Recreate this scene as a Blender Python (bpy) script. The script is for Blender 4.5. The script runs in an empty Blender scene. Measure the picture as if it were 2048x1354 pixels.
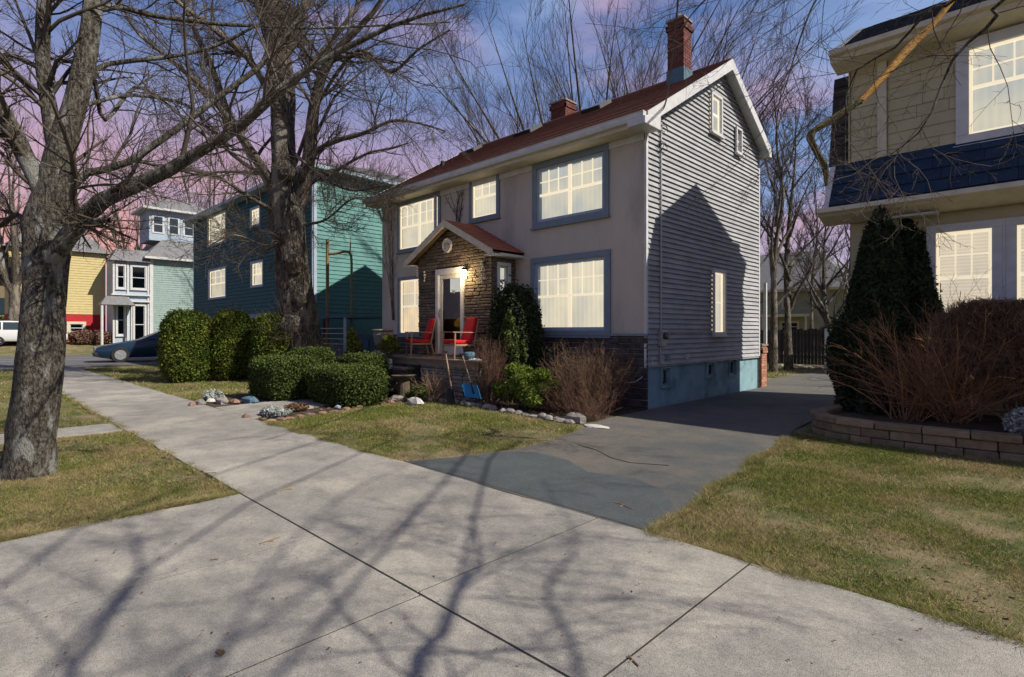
import bpy, math, random
import numpy as np
from mathutils import Vector

# ------------------------------------------------------------------ camera, sky, sun
S = bpy.context.scene
COL = S.collection
FPX, HOR, EYE = 1100.0, 662.0, 1.6
RT = (0.7148, 0.6993); FW = (-0.6993, 0.7148)
cd = bpy.data.cameras.new("camera"); cam = bpy.data.objects.new("camera", cd); COL.objects.link(cam)
cam.location = (0, 0, EYE)
cam.rotation_euler = (math.radians(90), 0, math.atan2(0.6993, 0.7148))
cd.sensor_width = 36.0; cd.lens = 36.0 * FPX / 2048.0; cd.shift_y = -15.0 / 2048.0
cd.clip_start = 0.05; cd.clip_end = 3000
S.camera = cam
SUNV = Vector((1.0, 0.36, 0.95)).normalized()
sl = bpy.data.lights.new("sun", 'SUN'); sun = bpy.data.objects.new("sun", sl); COL.objects.link(sun)
sl.energy = 5.0; sl.angle = math.radians(0.55); sl.color = (1.0, 0.93, 0.82)
sun.location = (10, 5, 20)
sun.rotation_euler = SUNV.to_track_quat('Z', 'Y').to_euler()

w = bpy.data.worlds.new("World"); S.world = w; w.use_nodes = True
nt = w.node_tree; nt.nodes.clear()
def N(t, **k):
    n = nt.nodes.new(t)
    for a, b in k.items(): setattr(n, a, b)
    return n
out = N('ShaderNodeOutputWorld'); bg = N('ShaderNodeBackground'); bg.inputs[1].default_value = 0.1
sky = N('ShaderNodeTexSky', sky_type='NISHITA', sun_disc=False)
sky.sun_elevation = math.asin(SUNV.z); sky.sun_rotation = math.atan2(SUNV.x, SUNV.y)
tc = N('ShaderNodeTexCoord'); sep = N('ShaderNodeSeparateXYZ')
nt.links.new(tc.outputs['Generated'], sep.inputs[0])
ramp = N('ShaderNodeValToRGB'); cr = ramp.color_ramp
def srgb(r, g, b, k=1.0):
    f = lambda c: (c / 255 / 12.92) if c <= 10 else ((c / 255 + 0.055) / 1.055) ** 2.4
    return (f(r) * k, f(g) * k, f(b) * k, 1)
stops = [(0.0, (236, 146, 132)), (0.08, (255, 172, 152)), (0.19, (250, 178, 176)), (0.29, (206, 172, 202)), (0.38, (134, 150, 204)), (0.52, (82, 118, 180)), (0.75, (48, 88, 148)), (1.0, (34, 74, 128))]
cr.elements[0].position = 0; cr.elements[0].color = srgb(*stops[0][1])
cr.elements[1].position = 1; cr.elements[1].color = srgb(*stops[-1][1])
for p, c in stops[1:-1]:
    e = cr.elements.new(p); e.color = srgb(*c)
nt.links.new(sep.outputs[2], ramp.inputs[0])
# the glow sits towards the far end of the street; the rest of the horizon is pale lavender blue
ramp_b = N('ShaderNodeValToRGB'); cb = ramp_b.color_ramp
bst = [(0.0, (196, 188, 212)), (0.12, (166, 178, 220)), (0.3, (128, 160, 214)), (0.5, (82, 120, 182)), (0.75, (48, 88, 148)), (1.0, (34, 74, 128))]
cb.elements[0].position = 0; cb.elements[0].color = srgb(*bst[0][1]); cb.elements[1].position = 1; cb.elements[1].color = srgb(*bst[-1][1])
for p, c in bst[1:-1]:
    e = cb.elements.new(p); e.color = srgb(*c)
nt.links.new(sep.outputs[2], ramp_b.inputs[0])
dot = N('ShaderNodeVectorMath', operation='DOT_PRODUCT'); dot.inputs[1].default_value = (-.97, .24, 0); nt.links.new(tc.outputs['Generated'], dot.inputs[0])
dmr = N('ShaderNodeMapRange'); dmr.inputs[1].default_value = .6; dmr.inputs[2].default_value = .98; nt.links.new(dot.outputs['Value'], dmr.inputs[0])
glow = N('ShaderNodeMixRGB'); nt.links.new(dmr.outputs[0], glow.inputs[0]); nt.links.new(ramp_b.outputs[0], glow.inputs[1]); nt.links.new(ramp.outputs[0], glow.inputs[2])
# soft cloud bands, pink and pale blue, all round the sky
mp = N('ShaderNodeMapping'); mp.inputs['Scale'].default_value = (1.1, 1.1, 4.2)
nt.links.new(tc.outputs['Generated'], mp.inputs[0])
nz = N('ShaderNodeTexNoise'); nz.inputs['Scale'].default_value = 1.7; nz.inputs['Detail'].default_value = 7; nz.inputs['Roughness'].default_value = .56
nt.links.new(mp.outputs[0], nz.inputs[0])
cm = N('ShaderNodeValToRGB'); cm.color_ramp.elements[0].position = .45; cm.color_ramp.elements[1].position = .62
cm.color_ramp.elements[0].color = (0, 0, 0, 1); cm.color_ramp.elements[1].color = (.85, .85, .85, 1)
nt.links.new(nz.outputs['Fac'], cm.inputs[0])
mix1 = N('ShaderNodeMixRGB'); nt.links.new(cm.outputs[0], mix1.inputs[0]); nt.links.new(glow.outputs[0], mix1.inputs[1])
mp2 = N('ShaderNodeMapping'); mp2.inputs['Scale'].default_value = (1.3, 1.3, 2.2); mp2.inputs['Location'].default_value = (4.3, 1.2, 0)
nt.links.new(tc.outputs['Generated'], mp2.inputs[0])
nz2 = N('ShaderNodeTexNoise'); nz2.inputs['Scale'].default_value = 1.2; nz2.inputs['Detail'].default_value = 3
nt.links.new(mp2.outputs[0], nz2.inputs[0])
cc = N('ShaderNodeValToRGB'); cc.color_ramp.elements[0].position = .38; cc.color_ramp.elements[1].position = .56
cc.color_ramp.elements[0].color = srgb(240, 172, 184); cc.color_ramp.elements[1].color = srgb(158, 184, 232)
nt.links.new(nz2.outputs['Fac'], cc.inputs[0]); nt.links.new(cc.outputs[0], mix1.inputs[2])
sc_ = N('ShaderNodeVectorMath', operation='SCALE'); sc_.inputs[3].default_value = 7.2
nt.links.new(mix1.outputs[0], sc_.inputs[0])
mix2 = N('ShaderNodeMixRGB'); mix2.inputs[0].default_value = 0.88
nt.links.new(sky.outputs[0], mix2.inputs[1]); nt.links.new(sc_.outputs[0], mix2.inputs[2])
nt.links.new(mix2.outputs[0], bg.inputs[0]); nt.links.new(bg.outputs[0], out.inputs[0])
S.view_settings.view_transform = 'Standard'; S.view_settings.look = 'None'
S.view_settings.exposure = 0.3; S.view_settings.gamma = 1.0
try: S.view_settings.use_curve_mapping = False
except Exception: pass
S.render.engine = 'CYCLES'
S.cycles.max_bounces = 6; S.cycles.transparent_max_bounces = 8; S.cycles.use_denoising = True
S.cycles.diffuse_bounces = 3; S.cycles.caustics_reflective = False; S.cycles.caustics_refractive = False
S.cycles.sample_clamp_indirect = 6

random.seed(7)
rng = np.random.default_rng(11)

def W(px, py, d):
    """a point seen at photo pixel px, py and d metres deep"""
    xr = (px - 1024.0) / FPX * d
    return Vector((xr * RT[0] + d * FW[0], xr * RT[1] + d * FW[1], EYE + (HOR - py) * d / FPX))
def G(px, py, z=0.0):
    d = (EYE - z) * FPX / (py - HOR)
    return W(px, py, d)
def gz(x):
    """the ground rises a little beyond the cross street"""
    t = min(1, max(0, (-x - 47.0) / 9.0))
    return 0.9 * t * t * (3 - 2 * t)

# ------------------------------------------------------------------ materials
MATS = {}
BD = {'grey_bark': .05, 'brown_bark': .08, 'mossy_bark': .04}
def mat(name, col, col2=None, scale=6.0, rough=.85, bump=0.0, bscale=30.0, stretch=(1, 1, 1), detail=4, metal=0.0, island=0.0,
        emit=None, estr=0.0, spec=.3, trans=0.0, col3=None, scale3=1.2, obj_rand=0.0, lo=.35, hi=.65, lo3=.5, hi3=.62, speck=0.0):
    m = bpy.data.materials.new(name); m.use_nodes = True; t = m.node_tree; t.nodes.clear()
    L = t.links.new
    o = t.nodes.new('ShaderNodeOutputMaterial'); p = t.nodes.new('ShaderNodeBsdfPrincipled')
    p.inputs['Roughness'].default_value = rough; p.inputs['Metallic'].default_value = metal
    p.inputs['Specular IOR Level'].default_value = spec
    geo = t.nodes.new('ShaderNodeNewGeometry')
    mpn = t.nodes.new('ShaderNodeMapping'); mpn.inputs['Scale'].default_value = stretch
    L(geo.outputs['Position'], mpn.inputs[0])
    cur = None
    rgb = t.nodes.new('ShaderNodeRGB'); rgb.outputs[0].default_value = (*col, 1); cur = rgb.outputs[0]
    def noise(sc, det=detail):
        n = t.nodes.new('ShaderNodeTexNoise'); n.inputs['Scale'].default_value = sc; n.inputs['Detail'].default_value = det
        n.inputs['Roughness'].default_value = .6
        L(mpn.outputs[0], n.inputs[0]); return n.outputs['Fac']
    def mixc(fac, a, bcol):
        x = t.nodes.new('ShaderNodeMixRGB'); L(fac, x.inputs[0]); L(a, x.inputs[1]); x.inputs[2].default_value = (*bcol, 1); return x.outputs[0]
    def remap(v, a, b):
        r = t.nodes.new('ShaderNodeMapRange'); r.inputs[1].default_value = a; r.inputs[2].default_value = b; L(v, r.inputs[0]); return r.outputs[0]
    if col2: cur = mixc(remap(noise(scale), lo, hi), cur, col2)
    if col3: cur = mixc(remap(noise(scale3, 5), lo3, hi3), cur, col3)
    if speck:
        n = t.nodes.new('ShaderNodeTexVoronoi'); n.inputs['Scale'].default_value = 130; L(geo.outputs['Position'], n.inputs[0])
        r1 = t.nodes.new('ShaderNodeMapRange'); r1.inputs[1].default_value = .12; r1.inputs[2].default_value = .5; r1.inputs[3].default_value = 1 - speck; r1.inputs[4].default_value = 1.08; L(n.outputs['Distance'], r1.inputs[0])
        n2 = t.nodes.new('ShaderNodeTexNoise'); n2.inputs['Scale'].default_value = 26; n2.inputs['Detail'].default_value = 10; n2.inputs['Roughness'].default_value = .75; L(geo.outputs['Position'], n2.inputs[0])
        r3 = t.nodes.new('ShaderNodeMapRange'); r3.inputs[1].default_value = .3; r3.inputs[2].default_value = .7; r3.inputs[3].default_value = .78; r3.inputs[4].default_value = 1.16; L(n2.outputs['Fac'], r3.inputs[0])
        mu = t.nodes.new('ShaderNodeMath'); mu.operation = 'MULTIPLY'; L(r1.outputs[0], mu.inputs[0]); L(r3.outputs[0], mu.inputs[1])
        h2 = t.nodes.new('ShaderNodeHueSaturation'); L(mu.outputs[0], h2.inputs['Value']); L(cur, h2.inputs['Color']); cur = h2.outputs[0]
    if island or obj_rand:
        if island: src = geo.outputs['Random Per Island']; amt = island
        else:
            oi = t.nodes.new('ShaderNodeObjectInfo'); src = oi.outputs['Random']; amt = obj_rand
        r = t.nodes.new('ShaderNodeMapRange'); r.inputs[3].default_value = 1 - amt; r.inputs[4].default_value = 1 + amt; L(src, r.inputs[0])
        h = t.nodes.new('ShaderNodeHueSaturation'); L(r.outputs[0], h.inputs['Value']); L(cur, h.inputs['Color']); cur = h.outputs[0]
    L(cur, p.inputs['Base Color'])
    if bump:
        b = t.nodes.new('ShaderNodeBump'); b.inputs['Strength'].default_value = bump; b.inputs['Distance'].default_value = BD.get(name, .02)
        L(noise(bscale, 6), b.inputs['Height']); L(b.outputs[0], p.inputs['Normal'])
    if emit:
        p.inputs['Emission Color'].default_value = (*emit, 1); p.inputs['Emission Strength'].default_value = estr
    if trans:
        tr = t.nodes.new('ShaderNodeBsdfTranslucent'); L(cur, tr.inputs[0]); mx = t.nodes.new('ShaderNodeMixShader'); mx.inputs[0].default_value = trans
        L(p.outputs[0], mx.inputs[1]); L(tr.outputs[0], mx.inputs[2]); L(mx.outputs[0], o.inputs[0])
    else: L(p.outputs[0], o.inputs[0])
    MATS[name] = m; return m

M = {}
M['soil'] = mat('soil', (.045, .034, .024), (.09, .068, .045), 14, bump=.9, bscale=40, col3=(.03, .024, .018), scale3=3)
M['lawn'] = mat('lawn_ground', (.08, .095, .024), (.185, .155, .07), 3.2, bump=1.0, bscale=70, col3=(.225, .18, .10), scale3=.8, detail=8, lo3=.48, hi3=.62)
M['grass'] = mat('grass_blades', (.095, .15, .018), (.19, .205, .036), 1.6, island=.6, trans=.3, col3=(.30, .25, .11), scale3=.8, lo3=.47, hi3=.62)
M['straw'] = mat('straw_blades', (.40, .32, .17), (.22, .155, .08), 5, island=.5, trans=.2)
M['concrete'] = mat('pavement_concrete', (.325, .307, .268), (.232, .222, .198), 2.4, rough=.9, bump=.5, bscale=170, col3=(.38, .355, .30), scale3=.8, detail=12, obj_rand=.07, speck=.5)
M['joint'] = mat('joint_dark', (.03, .027, .022), (.05, .045, .03), 10, bump=.5)
M['asphalt'] = mat('driveway_asphalt', (.135, .127, .112), (.17, .152, .126), 3, rough=.88, bump=.8, bscale=160, col3=(.088, .098, .10), scale3=.5, detail=8, lo3=.45, hi3=.65, speck=.5)
M['road'] = mat('road_asphalt', (.10, .10, .10), (.13, .13, .13), 4, bump=.3, bscale=60)
M['stucco'] = mat('stucco', (.50, .445, .37), (.445, .395, .33), 2.5, bump=.35, bscale=90, stretch=(1, 1, .35), detail=8, col3=(.38, .34, .29), scale3=1.3)
M['trimblue'] = mat('greyblue_trim', (.18, .225, .265), (.155, .195, .235), 8, rough=.6)
M['white'] = mat('white_paint', (.56, .56, .55), (.47, .47, .465), 5, rough=.55)
M['creamtrim'] = mat('cream_trim', (.58, .52, .38), (.48, .43, .31), 5, rough=.6)
M['siding'] = mat('pale_grey_siding', (.36, .365, .37), (.27, .275, .29), 2.5, rough=.6, stretch=(1, 1, 3), bump=.12, bscale=40, obj_rand=.09)
M['found'] = mat('pale_blue_foundation_paint', (.23, .36, .40), (.18, .30, .35), 3, bump=.35, bscale=25, col3=(.14, .22, .24), scale3=2)
M['roofred'] = mat('red_brown_shingles', (.24, .115, .085), (.15, .075, .058), 9, stretch=(1, 1, 1), rough=.9, bump=.5, bscale=60, detail=8)
M['porchroof'] = mat('red_porch_roof', (.42, .15, .09), (.30, .11, .065), 9, rough=.85, bump=.4, bscale=50)
M['teal'] = mat('teal_siding_shaded', (.010, .078, .088), (.008, .066, .075), 4, rough=.7)  # front wall: its shade is put into this darker copy of the teal
M['tealsunlit'] = mat('teal_siding_sunlit', (.10, .25, .235), (.085, .22, .205), 4, rough=.6)  # side wall: sunlight is put into this paler copy of the teal
M['tealroof'] = mat('grey_roof', (.11, .11, .115), (.08, .08, .085), 8, bump=.5)
M['greyroof'] = mat('grey_slate_roof', (.20, .20, .20), (.14, .14, .145), 6, bump=.7, bscale=20)
M['navy'] = mat('navy_shingles', (.014, .034, .068), (.010, .026, .055), 6, rough=.85, bump=.3, obj_rand=.15)
M['darkshingle'] = mat('dark_brown_shingles', (.055, .042, .04), (.035, .03, .03), 8, bump=.5, obj_rand=.25)
M['cream'] = mat('cream_shingles', (.44, .39, .24), (.40, .35, .215), 3, rough=.75, bump=.12, obj_rand=.06)
M['darkslate'] = mat('dark_slate_roof', (.05, .06, .075), (.03, .035, .045), 8, bump=.5, obj_rand=.2)
M['stone'] = mat('brown_ledge_stone', (.15, .115, .082), (.085, .068, .052), 9, bump=.8, bscale=30, obj_rand=.35)
M['stonedark'] = mat('dark_ledge_stone', (.07, .062, .06), (.045, .04, .04), 9, bump=.8, bscale=30, obj_rand=.35)
M['stonegrey'] = mat('grey_flat_stone', (.24, .215, .18), (.15, .135, .115), 9, bump=.8, bscale=30, obj_rand=.3)
M['block'] = mat('tan_wall_block', (.27, .20, .12), (.18, .135, .085), 8, bump=.9, bscale=35, obj_rand=.22)
M['bushtwig'] = mat('brown_bush_twigs', (.21, .135, .08), (.13, .075, .05), 3, rough=.8, island=.5)
M['rock'] = mat('garden_rock', (.30, .27, .24), (.2, .18, .16), 7, bump=.8, bscale=20, obj_rand=.3)
M['rockred'] = mat('reddish_brick_edging', (.27, .16, .11), (.2, .13, .1), 7, bump=.8, bscale=20, obj_rand=.3)
M['brick'] = mat('chimney_brick', (.15, .048, .034), (.10, .038, .03), 8, bump=.5, island=.35)
M['brickp'] = mat('pale_brick', (.42, .2, .13), (.34, .16, .11), 8, bump=.5, island=.3)
M['mortar'] = mat('mortar', (.22, .19, .17))
M['bark'] = mat('grey_bark', (.155, .138, .11), (.028, .024, .02), 38, bump=1.0, bscale=60, stretch=(1, 1, .45), rough=.95, detail=10, col3=(.25, .25, .225), scale3=5, lo3=.53, hi3=.6, lo=.4, hi=.6)
M['bark2'] = mat('brown_bark', (.18, .15, .115), (.035, .03, .025), 22, bump=1.0, bscale=40, stretch=(1, 1, .28), rough=.95, detail=10, col3=(.25, .22, .175), scale3=3, lo3=.53, lo=.4, hi=.6)
M['twig'] = mat('dark_twigs', (.10, .08, .06), (.06, .048, .038), 4, rough=.9, island=.3)
M['twigfar'] = mat('far_twigs', (.075, .062, .055), (.05, .042, .038), 2, rough=.9, island=.3)
M['redtwig'] = mat('red_brown_stems', (.36, .19, .09), (.20, .10, .055), 4, rough=.7, island=.5)
M['tantwig'] = mat('tan_dry_stems', (.30, .20, .115), (.20, .135, .08), 4, rough=.8, island=.45)
M['browntwig'] = mat('brown_dense_twigs', (.18, .095, .06), (.10, .058, .042), 4, rough=.8, island=.5)
M['leafy'] = mat('clipped_cedar_foliage', (.07, .11, .013), (.13, .15, .02), 1.6, island=.85, trans=.25)
M['box'] = mat('box_hedge_foliage', (.045, .07, .012), (.07, .095, .018), 3, island=.8, trans=.15)
M['yellowleaf'] = mat('yellow_green_foliage', (.15, .16, .025), (.10, .12, .02), 5, island=.5, trans=.2)
M['juniper'] = mat('bright_juniper_foliage', (.10, .15, .018), (.15, .19, .024), 5, island=.5, trans=.25)
M['cypress'] = mat('dark_cypress_foliage', (.022, .036, .014), (.036, .052, .018), 4, island=.5, trans=.12)
M['greyleaf'] = mat('silver_grey_leaves', (.34, .36, .34), (.22, .25, .22), 5, island=.4)
M['deadleaf'] = mat('dead_brown_leaves', (.17, .10, .055), (.11, .06, .035), 5, island=.5)
M['wood'] = mat('weathered_wood', (.22, .175, .13), (.14, .11, .08), 6, stretch=(1, 1, 5), bump=.4, obj_rand=.15)
M['woodlt'] = mat('pale_chair_wood', (.34, .21, .12), (.26, .15, .085), 8, rough=.5)
M['fence'] = mat('dark_fence_boards', (.075, .065, .06), (.045, .04, .038), 6, stretch=(4, 4, .6), bump=.4, obj_rand=.3)
M['brownwall'] = mat('brown_plank_wall', (.15, .075, .03), (.11, .055, .025), 6, stretch=(4, 4, .6), bump=.3)
M['red'] = mat('red_cushion', (.55, .012, .018), (.42, .01, .014), 6, rough=.8, bump=.2)
M['metal'] = mat('galvanised_grey_metal', (.36, .37, .38), (.3, .31, .32), 8, rough=.45, metal=.5)
M['pipe'] = mat('tan_rusty_pipe', (.27, .19, .09), (.2, .12, .05), 8, rough=.6)
M['black'] = mat('black_plastic', (.015, .015, .017), rough=.5)
M['blueplastic'] = mat('blue_plastic', (.02, .17, .36), rough=.45)
M['yellow'] = mat('yellow_plastic', (.75, .45, .02), rough=.5)
M['yellowwall'] = mat('yellow_siding', (.52, .43, .21), (.46, .38, .18), 4)
M['redwall'] = mat('red_painted_wall', (.42, .025, .03), (.36, .02, .025), 4)
M['greenwall'] = mat('sage_siding', (.27, .35, .32), (.22, .3, .28), 4)
M['paleblue'] = mat('pale_blue_trim', (.36, .43, .50), (.30, .37, .44), 5)
M['tanwall'] = mat('tan_shingle_wall', (.20, .15, .09), (.15, .11, .07), 4)
M['farwall'] = mat('pale_olive_siding', (.31, .31, .20), (.26, .27, .18), 2, bump=.1)
M['carblue'] = mat('dark_blue_car_paint', (.006, .022, .045), rough=.22, spec=.6)
M['carwhite'] = mat('silver_car_paint', (.55, .56, .55), rough=.25, spec=.6)
M['rubber'] = mat('tyre_rubber', (.02, .02, .02), rough=.8)
M['rim'] = mat('alloy_rim', (.6, .6, .62), rough=.3, metal=.8)
M['darkglass'] = mat('dark_window_glass', (.02, .035, .045), rough=.08, spec=.8)
M['bluepaint'] = mat('dull_blue_paint', (.09, .16, .21), (.07, .13, .17), 5)
M['yellowbark'] = mat('peeled_yellow_wood', (.52, .27, .06), (.36, .19, .05), 12, bump=.4)
M['moss'] = mat('mossy_bark', (.13, .12, .025), (.05, .04, .03), 24, bump=1.0, bscale=40)
M['shedwall'] = mat('pale_shed_wall', (.50, .54, .58), (.44, .48, .52), 5)
M['plaque'] = mat('pale_plaster', (.55, .53, .50), (.45, .43, .4), 12, bump=.3)
M['soffitwood'] = mat('brown_soffit_wood', (.13, .10, .075), (.09, .07, .05), 6)
M['gold'] = mat('brass', (.45, .32, .12), rough=.35, metal=.9)
M['bulb'] = mat('porch_bulb', (1, .8, .5), emit=(1, .78, .42), estr=40)
M['sashglow'] = mat('glowing_cream_sash', (.7, .64, .5), emit=(1, .86, .6), estr=.62, rough=.6)  # emission put into sashes and muntins stands in for room light on them
M['patch'] = mat('asphalt_patch', (.095, .112, .116), (.08, .09, .094), 2.2, bump=.8, bscale=160, detail=8, speck=.5)

def lit_mat(name, a, b, fold=0.0, s=1.0, slat=False):
    m = bpy.data.materials.new(name); m.use_nodes = True; t = m.node_tree; t.nodes.clear(); L = t.links.new
    o = t.nodes.new('ShaderNodeOutputMaterial'); e = t.nodes.new('ShaderNodeEmission'); e.inputs[1].default_value = s * .8
    geo = t.nodes.new('ShaderNodeNewGeometry'); n = t.nodes.new('ShaderNodeTexNoise'); n.inputs['Scale'].default_value = 1.3; n.inputs['Detail'].default_value = 2
    L(geo.outputs['Position'], n.inputs[0])
    mx = t.nodes.new('ShaderNodeMixRGB'); mx.inputs[1].default_value = (*a, 1); mx.inputs[2].default_value = (*b, 1)
    r = t.nodes.new('ShaderNodeMapRange'); r.inputs[1].default_value = .38; r.inputs[2].default_value = .62; L(n.outputs['Fac'], r.inputs[0]); L(r.outputs[0], mx.inputs[0])
    cur = mx.outputs[0]
    if fold:
        wv = t.nodes.new('ShaderNodeTexWave'); wv.inputs['Scale'].default_value = 3.2 if not slat else 5.5; wv.inputs['Distortion'].default_value = 1.5 if not slat else 0.0
        wv.bands_direction = 'DIAGONAL' if not slat else 'Z'
        mpn = t.nodes.new('ShaderNodeMapping'); mpn.inputs['Scale'].default_value = (1.6, 1.6, .02) if not slat else (1, 1, 1); L(geo.outputs['Position'], mpn.inputs[0]); L(mpn.outputs[0], wv.inputs[0])
        r2 = t.nodes.new('ShaderNodeMapRange'); r2.inputs[3].default_value = 1 - fold; r2.inputs[4].default_value = 1; L(wv.outputs['Fac'], r2.inputs[0])
        h = t.nodes.new('ShaderNodeHueSaturation'); L(r2.outputs[0], h.inputs['Value']); L(cur, h.inputs['Color']); cur = h.outputs[0]
    L(cur, e.inputs[0]); L(e.outputs[0], o.inputs[0]); MATS[name] = m; return m
M['lit'] = lit_mat('lit_room_curtain', (.82, .74, .55), (.66, .62, .50), .09)
M['litpale'] = lit_mat('lit_room_shade', (.70, .65, .50), (.52, .53, .49), .06)
M['litblind'] = lit_mat('lit_room_blind', (.78, .67, .50), (.64, .56, .44), .14, slat=True)
M['litwarm'] = lit_mat('lit_room_warm', (1.0, .76, .46), (.72, .62, .46), .1)

def glass_mat():
    m = bpy.data.materials.new('window_glass'); m.use_nodes = True; t = m.node_tree; t.nodes.clear(); L = t.links.new
    o = t.nodes.new('ShaderNodeOutputMaterial'); tr = t.nodes.new('ShaderNodeBsdfTransparent'); gl = t.nodes.new('ShaderNodeBsdfGlossy')
    gl.inputs['Roughness'].default_value = .03; fr = t.nodes.new('ShaderNodeFresnel'); fr.inputs[0].default_value = 1.45
    mx = t.nodes.new('ShaderNodeMixShader'); L(fr.outputs[0], mx.inputs[0]); L(tr.outputs[0], mx.inputs[1]); L(gl.outputs[0], mx.inputs[2]); L(mx.outputs[0], o.inputs[0])
    return m
M['glass'] = glass_mat()

# ------------------------------------------------------------------ objects and meshes
def tag(o, label=None, cat=None, group=None, kind=None):
    if label: o['label'] = label
    if cat: o['category'] = cat
    if group: o['group'] = group
    if kind: o['kind'] = kind
    return o
WL = {}
def thing(name, loc, label, cat, group=None):
    o = bpy.data.objects.new(name, None); COL.objects.link(o); o.location = loc; o.empty_display_size = .2
    WL[o.name] = Vector(loc); return tag(o, label, cat, group)
def link(name, me, parent=None, recenter=None):
    o = bpy.data.objects.new(name, me); COL.objects.link(o)
    if parent is not None:
        o.parent = parent; o.location = -WL[parent.name]; WL[o.name] = Vector((0, 0, 0))
    else:
        WL[o.name] = Vector((0, 0, 0))
        if recenter and len(me.vertices):
            co = np.empty(len(me.vertices) * 3, dtype=np.float32); me.vertices.foreach_get('co', co); co = co.reshape(-1, 3)
            c = Vector((float((co[:, 0].min() + co[:, 0].max()) / 2), float((co[:, 1].min() + co[:, 1].max()) / 2), float(co[:, 2].min())))
            co = co - np.array(c[:], dtype=np.float32); me.vertices.foreach_set('co', co.ravel()); o.location = c; WL[o.name] = c; me.update()
    return o
def npmesh(name, V, F, m, smooth=False):
    """V (n,3), F (k,3 or 4)"""
    me = bpy.data.meshes.new(name); V = np.asarray(V, dtype=np.float32); F = np.asarray(F, dtype=np.int32)
    k = F.shape[1]
    me.vertices.add(len(V)); me.vertices.foreach_set('co', V.ravel())
    me.loops.add(F.size); me.loops.foreach_set('vertex_index', F.ravel())
    me.polygons.add(len(F)); me.polygons.foreach_set('loop_start', np.arange(0, F.size, k, dtype=np.int32))
    try: me.polygons.foreach_set('loop_total', np.full(len(F), k, dtype=np.int32))
    except Exception: pass
    if smooth: me.polygons.foreach_set('use_smooth', np.ones(len(F), dtype=bool))
    me.update(calc_edges=True); me.materials.append(m); return me

class MB:
    def __init__(s): s.v = []; s.f = []
    def quadv(s, pts):
        i = len(s.v); s.v += [tuple(p) for p in pts]; s.f.append(tuple(range(i, i + len(pts)))); return s
    def hexa(s, b, t):
        i = len(s.v); s.v += [tuple(p) for p in b] + [tuple(p) for p in t]; n = len(b)
        s.f.append(tuple(range(i + n - 1, i - 1, -1))); s.f.append(tuple(range(i + n, i + 2 * n)))
        for k in range(n):
            j = (k + 1) % n; s.f.append((i + k, i + j, i + n + j, i + n + k))
        return s
    def box(s, x0, x1, y0, y1, z0, z1):
        return s.hexa([(x0, y0, z0), (x1, y0, z0), (x1, y1, z0), (x0, y1, z0)], [(x0, y0, z1), (x1, y0, z1), (x1, y1, z1), (x0, y1, z1)])
    def fbox(s, fr, s0, s1, h0, h1, o0, o1):
        P = fr.P
        return s.hexa([P(s0, h0, o0), P(s1, h0, o0), P(s1, h0, o1), P(s0, h0, o1)], [P(s0, h1, o0), P(s1, h1, o0), P(s1, h1, o1), P(s0, h1, o1)])
    def slab(s, b0, b1, t1, t0, n, tb, tt, back=0.0):
        b0, b1, t1, t0, n = map(Vector, (b0, b1, t1, t0, n))
        return s.hexa([b0 - n * back, b1 - n * back, t1 - n * back, t0 - n * back], [b0 + n * tb, b1 + n * tb, t1 + n * tt, t0 + n * tt])
    def tube(s, pts, rad, k=8, cap=True):
        pts = [Vector(p) for p in pts]; n = len(pts)
        if not isinstance(rad, (list, tuple)): rad = [rad] * n
        base = len(s.v); ref = None
        for i, p in enumerate(pts):
            t = (pts[min(i + 1, n - 1)] - pts[max(i - 1, 0)]).normalized()
            if ref is None: ref = Vector((0, 0, 1)) if abs(t.z) < .9 else Vector((1, 0, 0))
            u = (ref - t * ref.dot(t)).normalized(); ref = u; v = t.cross(u)
            for j in range(k):
                a = 2 * math.pi * j / k; s.v.append(tuple(p + (u * math.cos(a) + v * math.sin(a)) * rad[i]))
        for i in range(n - 1):
            for j in range(k):
                j2 = (j + 1) % k; s.f.append((base + i * k + j, base + i * k + j2, base + (i + 1) * k + j2, base + (i + 1) * k + j))
        if cap:
            s.f.append(tuple(base + j for j in range(k - 1, -1, -1))); s.f.append(tuple(base + (n - 1) * k + j for j in range(k)))
        return s
    def lathe(s, c, prof, k=16, axis='Z'):
        base = len(s.v); c = Vector(c)
        for r, h in prof:
            for j in range(k):
                a = 2 * math.pi * j / k
                if axis == 'Z': q = Vector((r * math.cos(a), r * math.sin(a), h))
                elif axis == 'X': q = Vector((h, r * math.cos(a), r * math.sin(a)))
                else: q = Vector((r * math.cos(a), h, r * math.sin(a)))
                s.v.append(tuple(c + q))
        for i in range(len(prof) - 1):
            for j in range(k):
                j2 = (j + 1) % k; s.f.append((base + i * k + j, base + i * k + j2, base + (i + 1) * k + j2, base + (i + 1) * k + j))
        s.f.append(tuple(base + j for j in range(k))); s.f.append(tuple(base + (len(prof) - 1) * k + j for j in range(k)))
        return s
    def build(s, name, m, parent=None, smooth=False, bevel=0.0, recenter=True):
        me = bpy.data.meshes.new(name); me.from_pydata(s.v, [], s.f); me.materials.append(m)
        if smooth:
            for p in me.polygons: p.use_smooth = True
        me.update()
        o = link(name, me, parent, recenter and parent is None)
        if bevel:
            b = o.modifiers.new('bevel', 'BEVEL'); b.width = bevel; b.segments = 2; b.limit_method = 'ANGLE'
        return o

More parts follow.
